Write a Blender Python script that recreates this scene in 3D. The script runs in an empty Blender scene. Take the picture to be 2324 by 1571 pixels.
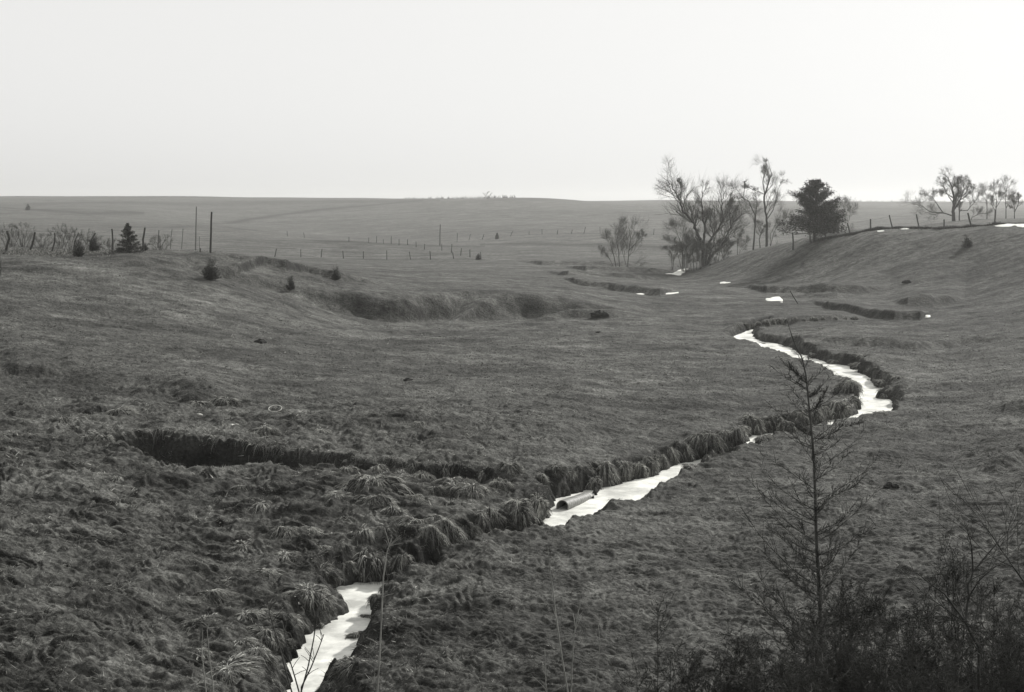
import bpy, math, random
import numpy as np
from mathutils import Vector, Matrix
random.seed(7); rng = np.random.default_rng(7)
S = bpy.context.scene
COL = S.collection
# ------------------------------------------------------------------ camera, sky, sun, exposure
W0, H0, F, V0, HC = 2324.0, 1571.0, 3228.0, 470.0, 8.0
PITCH = math.atan((H0/2 - V0)/F)
cd = bpy.data.cameras.new('camera'); cam = bpy.data.objects.new('camera', cd); COL.objects.link(cam)
cam.location = (0, 0, HC); cam.rotation_euler = (math.pi/2 - PITCH, 0, 0)
cd.lens = F/W0*36; cd.sensor_width = 36; cd.clip_start = .1; cd.clip_end = 9000
S.camera = cam
S.view_settings.view_transform = 'Standard'; S.view_settings.look = 'None'
S.view_settings.gamma = 1; S.view_settings.use_curve_mapping = False
S.view_settings.exposure = 0.41
SUN_EL, SUN_AZ = math.radians(29), math.radians(42)      # azimuth measured from the view direction (+Y) towards +X
wd = bpy.data.worlds.new('World'); S.world = wd; wd.use_nodes = True
nt = wd.node_tree; bg = nt.nodes['Background']
sk = nt.nodes.new('ShaderNodeTexSky'); sk.sky_type = 'NISHITA'; sk.sun_disc = False
sk.sun_elevation = SUN_EL; sk.sun_rotation = SUN_AZ; sk.air_density = 1.0; sk.dust_density = 4.0; sk.ozone_density = 1.0
bw = nt.nodes.new('ShaderNodeRGBToBW'); nt.links.new(sk.outputs[0], bw.inputs[0])   # black-and-white film: grey sky
tn = nt.nodes.new('ShaderNodeMix'); tn.data_type = 'RGBA'; tn.blend_type = 'MULTIPLY'; tn.inputs[0].default_value = 1
pw = nt.nodes.new('ShaderNodeMath'); pw.operation = 'POWER'; pw.inputs[1].default_value = .13; nt.links.new(bw.outputs[0], pw.inputs[0])
ml = nt.nodes.new('ShaderNodeMath'); ml.operation = 'MULTIPLY'; ml.inputs[1].default_value = 5.3; nt.links.new(pw.outputs[0], ml.inputs[0])
nt.links.new(ml.outputs[0], tn.inputs[6]); tn.inputs[7].default_value = (1, .998, .985, 1)
nt.links.new(tn.outputs[2], bg.inputs[0]); bg.inputs[1].default_value = .10
sd_ = bpy.data.lights.new('sun', 'SUN'); sd_.energy = 4.0; sd_.angle = math.radians(1.5); sd_.color = (1, .985, .95)
sun = bpy.data.objects.new('sun', sd_); COL.objects.link(sun)
sdir = Vector((math.sin(SUN_AZ)*math.cos(SUN_EL), math.cos(SUN_AZ)*math.cos(SUN_EL), math.sin(SUN_EL)))
sun.rotation_euler = sdir.to_track_quat('Z', 'Y').to_euler()

# ------------------------------------------------------------------ pixel rays (photo scaled to 2324 x 1571)
def ray(u, v):
    a = (u - W0/2)/F; b = (H0/2 - v)/F
    k = math.cos(PITCH) + b*math.sin(PITCH)
    return a/k, (b*math.cos(PITCH) - math.sin(PITCH))/k
def on_plane(u, v, z):
    c, s = ray(u, v); y = (z - HC)/s
    return c*y, y

# ------------------------------------------------------------------ noise
def _h(i, j, s):
    n = (i*374761393 + j*668265263 + s*1442695041) & 0xffffffff
    n = ((n ^ (n >> 13))*1274126177) & 0xffffffff
    return ((n ^ (n >> 16)) & 0xffff)/65535.0*6.2831853
def noise(x, y, s=0):
    xi = np.floor(x).astype(np.int64); yi = np.floor(y).astype(np.int64)
    fx = x - xi; fy = y - yi
    def g(i, j):
        a = _h(xi+i, yi+j, s); return np.cos(a)*(fx-i) + np.sin(a)*(fy-j)
    wx = fx*fx*fx*(fx*(fx*6-15)+10); wy = fy*fy*fy*(fy*(fy*6-15)+10)
    return ((g(0,0)*(1-wx)+g(1,0)*wx)*(1-wy) + (g(0,1)*(1-wx)+g(1,1)*wx)*wy)*1.5
def sst(a, b, x):
    t = np.clip((x-a)/(b-a), 0, 1); return t*t*(3-2*t)

# ------------------------------------------------------------------ base terrain: smooth interpolation of surveyed points (column, distance, height)
near = [(3,5.6),(6,4.6),(9,3.1),(12,1.8),(16,.6)]
CP = {
 -900: [(24,1.6),(36,2.0),(50,2.6),(75,4.2),(98,5.5),(150,5),(230,3.5),(500,6),(1100,17),(2600,12)],
 0: [(21,.7),(26,.8),(36,.95),(42,1.0),(50,1.15),(60,1.65),(75,2.85),(90,4.25),(98,4.8),(110,4.7),(150,3.9),(230,2),(350,3),(500,4.9),(700,8.6),(1100,16.2),(1800,14),(2600,10)],
 300: [(21,.4),(30,.5),(38,.85),(44,.9),(50,.95),(60,1.15),(75,2.0),(90,3.7),(99,4.6),(110,4.4),(150,3.2),(230,1.4),(400,3.0),(600,6.6),(1100,16.2),(1800,14),(2600,10)],
 500: [(21,.1),(30,.25),(38,.7),(45,.8),(50,.75),(60,.9),(75,1.4),(90,2.7),(98,3.5),(112,3.6),(150,2.2),(200,1.0),(300,1.5),(400,2.5),(480,1.2),(600,2.5),(800,8),(1100,15.8),(1800,13),(2600,10)],
 800: [(21,0.05),(26,.05),(31,.15),(36,.6),(41,.7),(46,.6),(55,.5),(65,.5),(80,.5),(95,.6),(105,.65),(130,.7),(160,.7),(200,.1),(235,-.4),(300,.7),(370,-1.3),(480,-.3),(700,6),(850,11.2),(1000,14.2),(1800,12),(2600,10)],
 1200: [(21,0),(26,0),(33,0),(37,.15),(42,.45),(48,.4),(60,.3),(80,.3),(97,.15),(130,.2),(160,.1),(200,-.2),(235,-.3),(270,0),(300,-.5),(400,1),(600,7),(780,12.9),(1000,12.2),(1800,11),(2600,10)],
 1500: [(24,0),(33,0),(41,0),(50,.1),(60,.15),(80,.15),(100,.1),(143,0),(172,-.1),(210,-.1),(280,.2),(350,1.4),(500,4.0),(700,8.5),(850,8),(1300,14),(1800,13),(2600,10)],
 1620: [(24,0),(41,0),(60,.1),(80,.05),(100,0),(143,0),(162,.1),(172,1.0),(190,.6),(240,-.1),(350,1.3),(500,4.0),(700,8.5),(1200,13),(2600,10)],
 1720: [(24,0),(60,0),(100,0),(140,0),(152,.2),(165,2.6),(185,2.4),(240,1),(350,1.6),(600,6),(1200,12.7),(2600,10)],
 1850: [(24,0),(60,0),(100,0),(135,.1),(143,.5),(157,4.4),(175,3.6),(240,1.8),(350,2.5),(600,6.2),(1200,12.6),(2600,10)],
 2000: [(24,0),(41,0),(60,.05),(85,.1),(103,.1),(122,.6),(136,2.2),(150,5.5),(165,5.2),(215,4.2),(400,4.5),(700,8),(1150,12.2),(2600,10)],
 2200: [(24,.1),(41,.1),(60,.15),(85,.2),(103,.6),(122,1.7),(130,3.4),(141,6.0),(155,5.7),(215,6.1),(400,5.7),(700,8),(1150,12.1),(2600,10)],
 2330: [(24,.3),(41,.3),(60,.4),(85,.7),(100,1.2),(115,2.4),(125,4.2),(136,6.2),(155,6.1),(215,6.2),(400,5.7),(700,8),(1150,12.1),(2600,10)],
 3200: [(24,2.2),(41,2.3),(60,2.6),(85,4),(115,6),(136,7.6),(215,7.5),(400,7),(1150,13),(2600,10)],
}
pts = []; zs = []
for u, L in CP.items():
    c = (u - W0/2)/F
    for y, z in near + L:
        pts.append((c*4.2, math.log(y)*1.55)); zs.append(z)
pts = np.array(pts); zs = np.array(zs)
def kern(r2): return np.sqrt(r2 + .016)
n_ = len(pts)
A_ = kern(((pts[:,None]-pts[None])**2).sum(2)); Pm = np.c_[np.ones(n_), pts]
M_ = np.zeros((n_+3, n_+3)); M_[:n_,:n_] = A_ + np.eye(n_)*-1e-3; M_[:n_,n_:] = Pm; M_[n_:,:n_] = Pm.T
sol = np.linalg.solve(M_, np.r_[zs, np.zeros(3)])
def base_exact(c, y):
    c = np.clip(c, -1.0, 1.0); q0 = c*4.2; q1 = np.log(np.clip(y, 2.5, 3200))*1.55
    out = sol[n_] + sol[n_+1]*q0 + sol[n_+2]*q1
    for i in range(n_):
        out = out + sol[i]*kern((q0-pts[i,0])**2 + (q1-pts[i,1])**2)
    return out
# tabulate it once (bilinear lookups afterwards)
GC = np.linspace(-1, 1, 501); GY = np.linspace(math.log(2.5), math.log(3200), 1401)
TB = base_exact(*np.meshgrid(GC, np.exp(GY), indexing='ij'))
def base(c, y):
    a = (np.clip(c, -.999, .999)+1)/2*500; b = (np.log(np.clip(y, 2.6, 3150))-GY[0])/(GY[-1]-GY[0])*1400
    i = np.floor(a).astype(int); j = np.floor(b).astype(int); fa = a-i; fb = b-j
    return (TB[i,j]*(1-fa)+TB[i+1,j]*fa)*(1-fb) + (TB[i,j+1]*(1-fa)+TB[i+1,j+1]*fa)*fb
YS = np.exp(np.linspace(math.log(17), math.log(2500), 2600))
def hit(u, v, fn=None, ymin=17):
    """where the photo's line of sight meets the ground -> (x, y)"""
    c, s = ray(u, v); ys = YS[YS > ymin]
    h = (fn or base)(np.full(ys.shape, c), ys) - (HC + s*ys)
    k = np.argmax(h > 0)
    if h[k] <= 0: k = len(ys)-1
    if k == 0: return c*ys[0], ys[0]
    t = -h[k-1]/(h[k]-h[k-1]); y = ys[k-1] + t*(ys[k]-ys[k-1])
    return c*y, y

# ------------------------------------------------------------------ scarps: rim line in the photo, height, face width, reach behind and in front
SC = [
 # rim polyline (u,v)+amp,                                                              face, back, front
 ([(410,101,0),(460,101,.5),(540,103,1.0),(600,104,1.3),(700,104,1.55),(800,103.5,1.9),(900,103,1.8),(1000,104,1.85),(1100,105,1.7),(1200,106,1.55),(1300,105,1.15),(1370,103.5,.6),(1470,101,0)], 5, 42, 12, 'spur'),
 ([(430,603,0),(480,604,.45),(540,609,.6),(600,618,.5),(650,628,.75),(700,640,.55),(760,655,.7),(820,670,.4),(880,688,0)], 1.5, 4, 4, 0),
 ([(1270,642,0),(1310,645,.5),(1440,650,.6),(1500,654,.6),(1540,658,0)], 1.2, 22, 5, 0),
 ([(1170,592,0),(1230,594,.6),(1340,596,.6),(1440,596,.6),(1520,600,0)], 3.0, 30, 10, 0),
 ([(1270,607,0),(1330,612,.6),(1480,612,.6),(1540,616,0)], 1.8, 14, 8, 0),
 ([(1230,621,0),(1290,624,.5),(1450,626,.5),(1540,629,0)], 1.6, 14, 6, 0),
 ([(1640,650,0),(1740,650,.6),(1850,652,.75),(1950,652,.6),(2020,648,0)], 1.3, 14, 7, 0),
 ([(1700,664,0),(1800,667,.3),(1900,670,.35),(1960,668,0)], 1.5, 9, 6, 0),
 ([(1835,686,0),(1880,689,.45),(1950,697,.55),(2030,705,.65),(2090,707,.55),(2120,704,0)], 1.2, 12, 4, 0),
 ([(2020,690,0),(2060,682,.6),(2110,672,.85),(2150,668,.7),(2190,672,0)], 2.2, 14, 5, 0),
 ([(1640,748,0),(1665,736,.25),(1720,728,.36),(1780,721,.38),(1909,716,.33),(1975,720,0)], .9, 10, 5, 0),
 ([(1700,775,0),(1730,770,.03),(1790,760,.08),(1880,770,.25),(1963,764,.5),(2080,775,.4),(2180,764,.25),(2330,762,.2)], 1.6, 9, 5, 0),
 ([(1780,796,0),(1812,792,.12),(1880,800,.18),(1946,812,.2),(2013,808,.2),(2090,812,.12),(2170,806,0)], 1.4, 7, 4, 0),
 ([(1930,840,0),(1960,836,.15),(2000,846,.2),(2050,862,.15),(2120,868,0)], 1.2, 6, 3, 0),
 ([(2230,935,0),(2280,920,.25),(2330,912,.35)], 1.6, 6, 5, 0),
 ([(2200,1065,0),(2260,1050,.25),(2330,1010,.4)], 1.2, 5, 4, 0),
 ([(0,832,0),(40,826,.35),(100,824,.45),(165,829,.3),(200,840,0)], 1.3, 7, 5, 0),
 ([(140,860,0),(200,853,.2),(300,862,.22),(400,868,.35),(470,880,.25),(540,893,0)], 2.2, 7, 5, 0),
 ([(390,912,0),(430,902,.3),(480,896,.4),(535,903,.3),(570,920,0)], .9, 4, 3, 0),
 ([(560,905,0),(700,915,.2),(850,940,.35),(1000,950,.32),(1150,955,.3),(1300,968,.3),(1450,985,0)], 3.2, 9, 7, 0),
 ([(600,960,0),(680,958,.15),(760,967,.2),(900,978,.15),(1000,990,0)], 1.0, 4, 3, 0),
 ([(120,592,0),(300,586,.3),(420,590,.35),(500,600,0)], 2.2, 12, 7, 0),
 ([(0,612,.2),(120,612,.25),(260,610,0)], 2.0, 10, 7, 0),
 ([(0,1110,.15),(120,1100,.2),(200,1110,.2),(300,1130,0)], 1.0, 4, 3, 0),
]
for si, s in enumerate(list(SC)):
    P = [((u-W0/2)/F*v, v) if s[4] == 'spur' else hit(u, v, lambda c, y, a=a: base(c, y)+a) for u, v, a in s[0]]
    s_c = np.array([x/y for x, y in P]); s_y = np.array([y for x, y in P]); s_a = np.array([a for _, _, a in s[0]])
    SC[si] = (s_c, s_y, s_a, s[1], s[2], s[3], s[4])
def scarps(c, y):
    z = np.zeros_like(y)
    for sc, sy, sa, w, back, front, kind in SC:
        m = (c > sc[0]) & (c < sc[-1]) & (y > sy.min()-front*5-6) & (y < sy.max()+back*5)
        if not m.any(): continue
        cc = c[m]; yy = y[m]; r = np.interp(cc, sc, sy); a = np.interp(cc, sc, sa); x = cc*yy
        r = r + noise(x/(w*1.7), yy*0+.5, 5)*w*.45 + noise(x/(w*.45), yy*.3, 8)*w*.15
        ww = np.full(cc.shape, float(w))
        if kind == 'spur':
            t = (x*.9 - (yy-r)*1.1)/9.0 + noise(x/14, yy/14, 3)*.6
            tri = np.abs((t % 1.0) - .5)*2           # 0 in the gully, 1 on the spur
            ww = 4.2 + 3.0*tri
            r = r + 1.7*(1-tri)
        s = yy - r
        up = a*sst(-1, 0, s/ww)
        z[m] += np.where(s > 0, a*np.exp(-np.maximum(s,0)/back), up) - a*.08*np.exp(-((s+ww)/front)**2)
    return z

# ------------------------------------------------------------------ creek and ditch outlines
ZI = -.46
def Z1(c, y): return base(c, y) + scarps(c, y)
def poly(far, near_, znear=None):
    P = [on_plane(u, v, ZI) for u, v in far]
    for u, v in near_:
        P.append(hit(u, v, base, 19))
    return np.array(P)
def link(line, w=.8):
    a = [hit(u, v, base, 19) for u, v in line]
    return np.array([(x, y+w) for x, y in a] + a[::-1])
CREEK = [
 poly([(902,1300),(809,1324),(765,1339),(761,1363),(785,1375),(783,1389),(759,1407),(710,1434),(672,1448),(683,1472),(654,1480),(667,1493),(643,1501),(621,1516),(646,1534),(659,1555),(640,1640)],
      [(740,1640),(740,1555),(748,1545),(721,1528),(737,1502),(788,1486),(800,1461),(800,1437),(805,1421),(820,1402),(842,1380),(842,1345),(866,1332)]),
 poly([(1209,1193),(1243,1175),(1237,1160),(1296,1159),(1328,1140),(1352,1125),(1357,1104),(1401,1099),(1409,1095),(1483,1080),(1538,1055),(1571,1047),(1592,1043)],
      [(1594,1054),(1571,1051),(1538,1060),(1516,1075),(1490,1090),(1457,1093),(1431,1115),(1429,1128),(1405,1117),(1379,1119),(1350,1132),(1339,1150),(1333,1160),(1320,1152),(1298,1163),(1275,1182),(1265,1195),(1246,1196)]),
 poly([(1679,1008),(1696,1003),(1705,990),(1741,985),(1789,979)], [(1758,990),(1725,988),(1711,995),(1705,1007)]),
 poly([(1856,960),(1879,954),(1916,951),(1946,942),(1940,931),(1960,928),(1946,894),(1938,864),(1913,857),(1879,837),(1839,825),(1792,803),(1745,787),(1711,776),(1678,768),(1662,753),(1698,750),(1725,744),(1747,741)][::-1],
      [(1879,958),(1913,953),(1954,943),(1974,931),(2015,928),(2026,917),(2021,909)]),
 poly([(1250,1160),(1252,1136),(1290,1122),(1345,1110),(1356,1128)][::-1], [(1296,1162)]),
 link([(892,1303),(960,1266),(1050,1226),(1130,1206),(1215,1196)]),
 link([(1588,1050),(1610,1040),(1645,1022),(1684,1009)]),
 link([(1780,982),(1820,970),(1862,960)]),
]
# the meander's right bank is the far edge of the big white bend: rebuild that polygon in order round the outline
bend_left = [(1879,954),(1916,951),(1946,942),(1940,931),(1958,928),(1946,894),(1938,864),(1913,857),(1879,837),(1839,825),(1792,803),(1745,787),(1711,776),(1678,768),(1662,753)]
bend_far = [(1698,750),(1725,744),(1747,741),(1705,755),(1711,766),(1727,776),(1762,780),(1796,790),(1813,803),(1847,813),(1880,825),(1934,832),(1956,837),(1944,845),(1974,857),(1978,870),(2008,887),(1998,894),(1984,904),(2021,909),(2026,917)]
bend_near = [(2015,928),(1974,931),(1954,943),(1913,953),(1862,962)]
CREEK[3] = np.array([on_plane(u, v, ZI if i < 5 else -.1) for i, (u, v) in enumerate(bend_left)] +
                    [on_plane(u, v, ZI) for u, v in bend_far] + [hit(u, v, base, 19) for u, v in bend_near])
DITCH = np.array([hit(u, v, base) for u, v in [(240,990),(300,988),(380,990),(460,998),(560,1008),(640,1020),(720,1031),(820,1041),(900,1050),(1000,1052),(1100,1062),(1165,1080),
      (1150,1112),(1060,1102),(980,1092),(880,1084),(820,1080),(700,1074),(600,1070),(480,1066),(400,1062),(345,1050),(300,1028),(262,1014)]])
def sdf(px, py, P):
    d2 = np.full(px.shape, 1e9); ins = np.zeros(px.shape, bool); n = len(P)
    for i in range(n):
        ax, ay = P[i]; bx, by = P[(i+1) % n]; ex, ey = bx-ax, by-ay
        t = np.clip(((px-ax)*ex + (py-ay)*ey)/(ex*ex+ey*ey+1e-12), 0, 1)
        d2 = np.minimum(d2, (px-ax-t*ex)**2 + (py-ay-t*ey)**2)
        cond = (ay > py) != (by > py)
        with np.errstate(divide='ignore', invalid='ignore'):
            xi = ex*(py-ay)/(ey if ey != 0 else 1e-12) + ax
        ins ^= cond & (px < xi)
    d = np.sqrt(d2); return np.where(ins, -d, d)
def near_sdf(x, y, polys, pad=3.0):
    out = np.full(x.shape, pad)
    for P in polys:
        m = (x > P[:,0].min()-pad) & (x < P[:,0].max()+pad) & (y > P[:,1].min()-pad) & (y < P[:,1].max()+pad)
        if m.any(): out[m] = np.minimum(out[m], sdf(x[m], y[m], P))
    return out
def creek_sd(x, y):
    s = near_sdf(x, y, CREEK)
    return s + np.where(y < 45, .03, -.04) + noise(x*1.5, y*1.5, 20)*.08 + noise(x*3.2, y*3.2, 21)*.10 + noise(x*8, y*8, 22)*.05
def rough(x, y):
    """hummocky ground left of and along the creek, smoother grazed pasture elsewhere"""
    c = x/y; u = c*F + W0/2
    left = sst(1400, 900, u)*sst(58, 42, y)
    return .18 + .82*left
def height(x, y, fine=True, creek=True):
    x = np.atleast_1d(np.asarray(x, float)); y = np.atleast_1d(np.asarray(y, float))
    yy = np.maximum(y, 2.6); c = x/yy
    z = base(c, yy) + scarps(c, yy)
    far = sst(250, 90, yy)
    z += noise(x/9, y/9, 1)*.16*far*sst(18, 30, yy) + noise(x/3.3, y/3.3, 2)*.09*far
    z += noise(x/60, y/60, 4)*.5*sst(150, 500, yy)
    rg = rough(x, yy)
    near_cut = sst(230, 70, yy)
    if fine:
        h1 = noise(x/.95, y/.95, 11); h2 = noise(x/.42, y/.42, 12); h3 = noise(x/.19, y/.19, 13)
        b1 = np.abs(noise(x/.8+3*h1, y/.8, 15)); b2 = np.abs(h2); b3 = np.abs(h3)
        f1 = sst(150, 80, yy); f2 = sst(85, 45, yy); f3 = sst(52, 28, yy); h4 = noise(x/1.5, y/1.5, 17)
        z += near_cut*((np.maximum(h1, -.2)*.08*f1 + np.abs(h4)*.20 + b1*.08*f1 + b2*.05*f2)*rg + b1*.07*f1 + (b2*.06 + h2*.02)*f2 + b3*.05*f3 + noise(x/1.7, y/1.7, 16)*.08)
        z += noise(x/2.0, y/1.6, 14)*.05*far
    # ditch with a steep bank on its far side
    ds = near_sdf(x, y, [DITCH]) + noise(x*1.3, y*1.3, 31)*.34 + noise(x*3.5, y*3.5, 32)*.16
    u = c*F + W0/2
    z -= (np.interp(u, [240,300,420,820,1000,1170], [.7,1.1,1.25,.95,.5,.3]))*sst(.12, -.35, ds)
    if creek:
        cs = creek_sd(x, y)
        floor = ZI - .16
        z = np.where(cs < 1.0, floor + (np.maximum(z, ZI+.1)-floor)*np.clip((cs+.05)/(.33+.7*np.clip(noise(x/1.1, y/1.1, 23)+.15, 0, 1)), 0, 1)**.6, z)
    return z
def hz(x, y, fine=False): return float(height([x], [y], fine=fine)[0])
def hfull(c, y): return height(c*y, y, fine=False)
def spot(u, v, ymin=17):
    x, y = hit(u, v, hfull, ymin); return Vector((x, y, hz(x, y)))

# ------------------------------------------------------------------ object helpers
def tag(o, label=None, cat=None, group=None, kind=None):
    if label: o['label'] = label
    if cat: o['category'] = cat
    if group: o['group'] = group
    if kind: o['kind'] = kind
    return o
def empty(name, loc, label, cat, group=None):
    o = bpy.data.objects.new(name, None); COL.objects.link(o); o.location = loc; o.empty_display_size = .2
    return tag(o, label, cat, group)
def npmesh(name, V, Fq, mat, smooth=False, attrs=None):
    V = np.asarray(V, np.float32); Fq = np.asarray(Fq, np.int32); k = Fq.shape[1]
    me = bpy.data.meshes.new(name); me.vertices.add(len(V)); me.vertices.foreach_set('co', V.ravel())
    me.loops.add(Fq.size); me.loops.foreach_set('vertex_index', Fq.ravel())
    me.polygons.add(len(Fq)); me.polygons.foreach_set('loop_start', np.arange(0, Fq.size, k, dtype=np.int32))
    try: me.polygons.foreach_set('loop_total', np.full(len(Fq), k, np.int32))
    except Exception: pass
    me.polygons.foreach_set('use_smooth', np.full(len(Fq), smooth, bool))
    if attrs:
        for n, a in attrs.items():
            at = me.attributes.new(n, 'FLOAT', 'POINT'); at.data.foreach_set('value', np.asarray(a, np.float32))
    me.update(calc_edges=True); me.materials.append(mat)
    return me
def obj(name, me, parent=None, loc=None):
    o = bpy.data.objects.new(name, me); COL.objects.link(o)
    if parent: o.parent = parent
    if loc is not None: o.location = loc
    return o
TINT = (1.0, 1.0, .935)
def grey(v): return (v*TINT[0], v*TINT[1], v*TINT[2], 1)
def mat(name, lo, hi, scale=8, rough_=.9, trans=0, bump=0, detail=5, attr=None, stretch=None):
    m = bpy.data.materials.new(name); m.use_nodes = True; t = m.node_tree; N = t.nodes; L = t.links
    b = N['Principled BSDF']; b.inputs['Roughness'].default_value = rough_
    b.inputs['Specular IOR Level'].default_value = .15
    g = N.new('ShaderNodeNewGeometry'); no = N.new('ShaderNodeTexNoise'); no.inputs['Scale'].default_value = scale
    no.inputs['Detail'].default_value = detail; no.inputs['Roughness'].default_value = .65
    L.new(g.outputs['Position'], no.inputs['Vector'])
    r = N.new('ShaderNodeValToRGB'); r.color_ramp.elements[0].position = .36; r.color_ramp.elements[1].position = .66
    r.color_ramp.elements[0].color = grey(lo); r.color_ramp.elements[1].color = grey(hi)
    L.new(no.outputs[0], r.inputs[0]); col = r.outputs[0]
    if attr:
        a = N.new('ShaderNodeAttribute'); a.attribute_name = attr
        mx = N.new('ShaderNodeMix'); mx.data_type = 'RGBA'; mx.blend_type = 'MULTIPLY'; mx.inputs[0].default_value = 1
        L.new(col, mx.inputs[6]); L.new(a.outputs['Fac'], mx.inputs[7]); col = mx.outputs[2]
    L.new(col, b.inputs['Base Color'])
    if bump:
        bp = N.new('ShaderNodeBump'); bp.inputs['Strength'].default_value = bump; bp.inputs['Distance'].default_value = .05
        L.new(no.outputs[0], bp.inputs['Height']); L.new(bp.outputs[0], b.inputs['Normal'])
    if trans:
        tr = N.new('ShaderNodeBsdfTranslucent'); L.new(col, tr.inputs[0]); ms = N.new('ShaderNodeMixShader')
        ms.inputs[0].default_value = trans; L.new(b.outputs[0], ms.inputs[1]); L.new(tr.outputs[0], ms.inputs[2])
        L.new(ms.outputs[0], N['Material Output'].inputs[0])
    return m
M_bark = mat('bark', .035, .075, 20)
M_twig = mat('twig', .06, .11, 6)
M_darktwig = mat('dark_twig', .034, .08, 9)
M_ever = mat('evergreen', .016, .042, 3, trans=.15)
M_wood = mat('weathered_wood', .035, .08, 12, bump=.4)
M_wire = mat('wire', .05, .08, 5, .5)
M_blade = mat('grass_blade', .053, .115, 1.3, trans=.25, attr='tone')
M_tuss = mat('tussock_blade', .10, .21, 2.4, trans=.3, attr='tone')
M_core = mat('tussock_core', .022, .05, 9, bump=.6)
M_clod = mat('dark_earth', .012, .03, 14, bump=.8)
M_pale = mat('pale_litter', .45, .6, 9)
M_metal = mat('galvanised_metal', .12, .24, 10, .55)
M_stalk = mat('dry_stalk', .15, .28, 7)
M_brush = mat('fence_row_scrub', .02, .05, 3)

# ground material: pasture turf, bare dark soil on steep faces
def ground_mat():
    m = bpy.data.materials.new('pasture'); m.use_nodes = True; t = m.node_tree; N = t.nodes; L = t.links
    b = N['Principled BSDF']; b.inputs['Roughness'].default_value = .95; b.inputs['Specular IOR Level'].default_value = .1
    g = N.new('ShaderNodeNewGeometry')
    def nz(scale, det=4, rgh=.6, sx=1, sy=1):
        mp = N.new('ShaderNodeMapping'); mp.inputs['Scale'].default_value = (sx, sy, 1); L.new(g.outputs['Position'], mp.inputs[0])
        n = N.new('ShaderNodeTexNoise'); n.inputs['Scale'].default_value = scale; n.inputs['Detail'].default_value = det; n.inputs['Roughness'].default_value = rgh
        L.new(mp.outputs[0], n.inputs['Vector']); return n.outputs[0]
    def mr(v, a, b_, c, d):
        x = N.new('ShaderNodeMapRange'); x.inputs[1].default_value = a; x.inputs[2].default_value = b_; x.inputs[3].default_value = c; x.inputs[4].default_value = d
        L.new(v, x.inputs[0]); return x.outputs[0]
    def mul(a, b_):
        x = N.new('ShaderNodeMath'); x.operation = 'MULTIPLY'; L.new(a, x.inputs[0]); L.new(b_, x.inputs[1]); return x.outputs[0]
    fine = nz(9, 6, .72); mid = nz(1.3, 5, .65); big = nz(.22, 5, .65, .55, 1); streak = nz(.55, 5, .7, .35, 1.0)
    v = mr(fine, .32, .68, .35, 1.8)
    v = mul(v, mr(mid, .34, .66, .5, 1.5)); v = mul(v, mr(streak, .34, .66, .66, 1.3)); v = mul(v, mr(big, .34, .66, .55, 1.4)); v = mul(v, mr(nz(.02, 5, .6, .5, 1), .3, .7, .8, 1.2))
    at = N.new('ShaderNodeAttribute'); at.attribute_name = 'tone'; v = mul(v, at.outputs['Fac'])
    sx = N.new('ShaderNodeSeparateXYZ'); L.new(g.outputs['True Normal'], sx.inputs[0])
    v = mul(v, mr(sx.outputs[2], .45, .8, .3, 1.0))           # bare soil where the bank is too steep for turf
    c = N.new('ShaderNodeMix'); c.data_type = 'RGBA'; c.blend_type = 'MULTIPLY'; c.inputs[0].default_value = 1
    L.new(v, c.inputs[6]); c.inputs[7].default_value = grey(.058)
    L.new(c.outputs[2], b.inputs['Base Color'])
    bp = N.new('ShaderNodeBump'); bp.inputs['Strength'].default_value = .75; bp.inputs['Distance'].default_value = .06
    L.new(fine, bp.inputs['Height'])
    bp2 = N.new('ShaderNodeBump'); bp2.inputs['Strength'].default_value = .8; bp2.inputs['Distance'].default_value = .28
    L.new(mid, bp2.inputs['Height']); L.new(bp2.outputs[0], bp.inputs['Normal']); L.new(bp.outputs[0], b.inputs['Normal'])
    return m
M_ground = ground_mat()

# ------------------------------------------------------------------ ground sheet
cs = np.concatenate([np.linspace(-1.5, -.44, 60)[:-1], np.linspace(-.44, .44, 1300), np.linspace(.44, 1.5, 60)[1:]])
y1 = HC/np.linspace(HC/16, HC/330, 1450)
ys = np.concatenate([np.linspace(-12, 15.5, 60), y1, np.exp(np.linspace(math.log(332), math.log(1900), 230))])
CC, YY = np.meshgrid(cs, ys, indexing='ij')
XX = CC*np.maximum(YY, 0) + np.where(YY < 16, CC*(16-np.maximum(YY, 0))*.9, 0)
Zg = np.empty(XX.size); xf = XX.ravel(); yf = YY.ravel()
for k in range(0, xf.size, 400000):
    Zg[k:k+400000] = height(xf[k:k+400000], yf[k:k+400000])
yb = np.clip(yf, -12, 16)
emb = np.interp(yb, [-12, 0, 1, 3, 6, 9, 12, 16], [6.4, 6.4, 6.2, 5.6, 4.6, 3.1, 1.8, .6])
w = sst(12, 17, yf); Zg = Zg*w + (emb + noise(xf/.8, yf/.8, 41)*.06)*(1-w)
def ground_z(x, y):
    if y >= 17: return hz(x, y)
    w = float(sst(12, 17, np.float64(y))); e = float(np.interp(y, [-12, 0, 1, 3, 6, 9, 12, 16], [6.4, 6.4, 6.2, 5.6, 4.6, 3.1, 1.8, .6]))
    return (hz(x, max(y, 3))*w if w > 0 else 0) + e*(1-w)
nc, nr = CC.shape
idx = np.arange(nc*nr).reshape(nc, nr)
Fq = np.stack([idx[:-1,:-1], idx[1:,:-1], idx[1:,1:], idx[:-1,1:]], -1).reshape(-1, 4)
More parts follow.
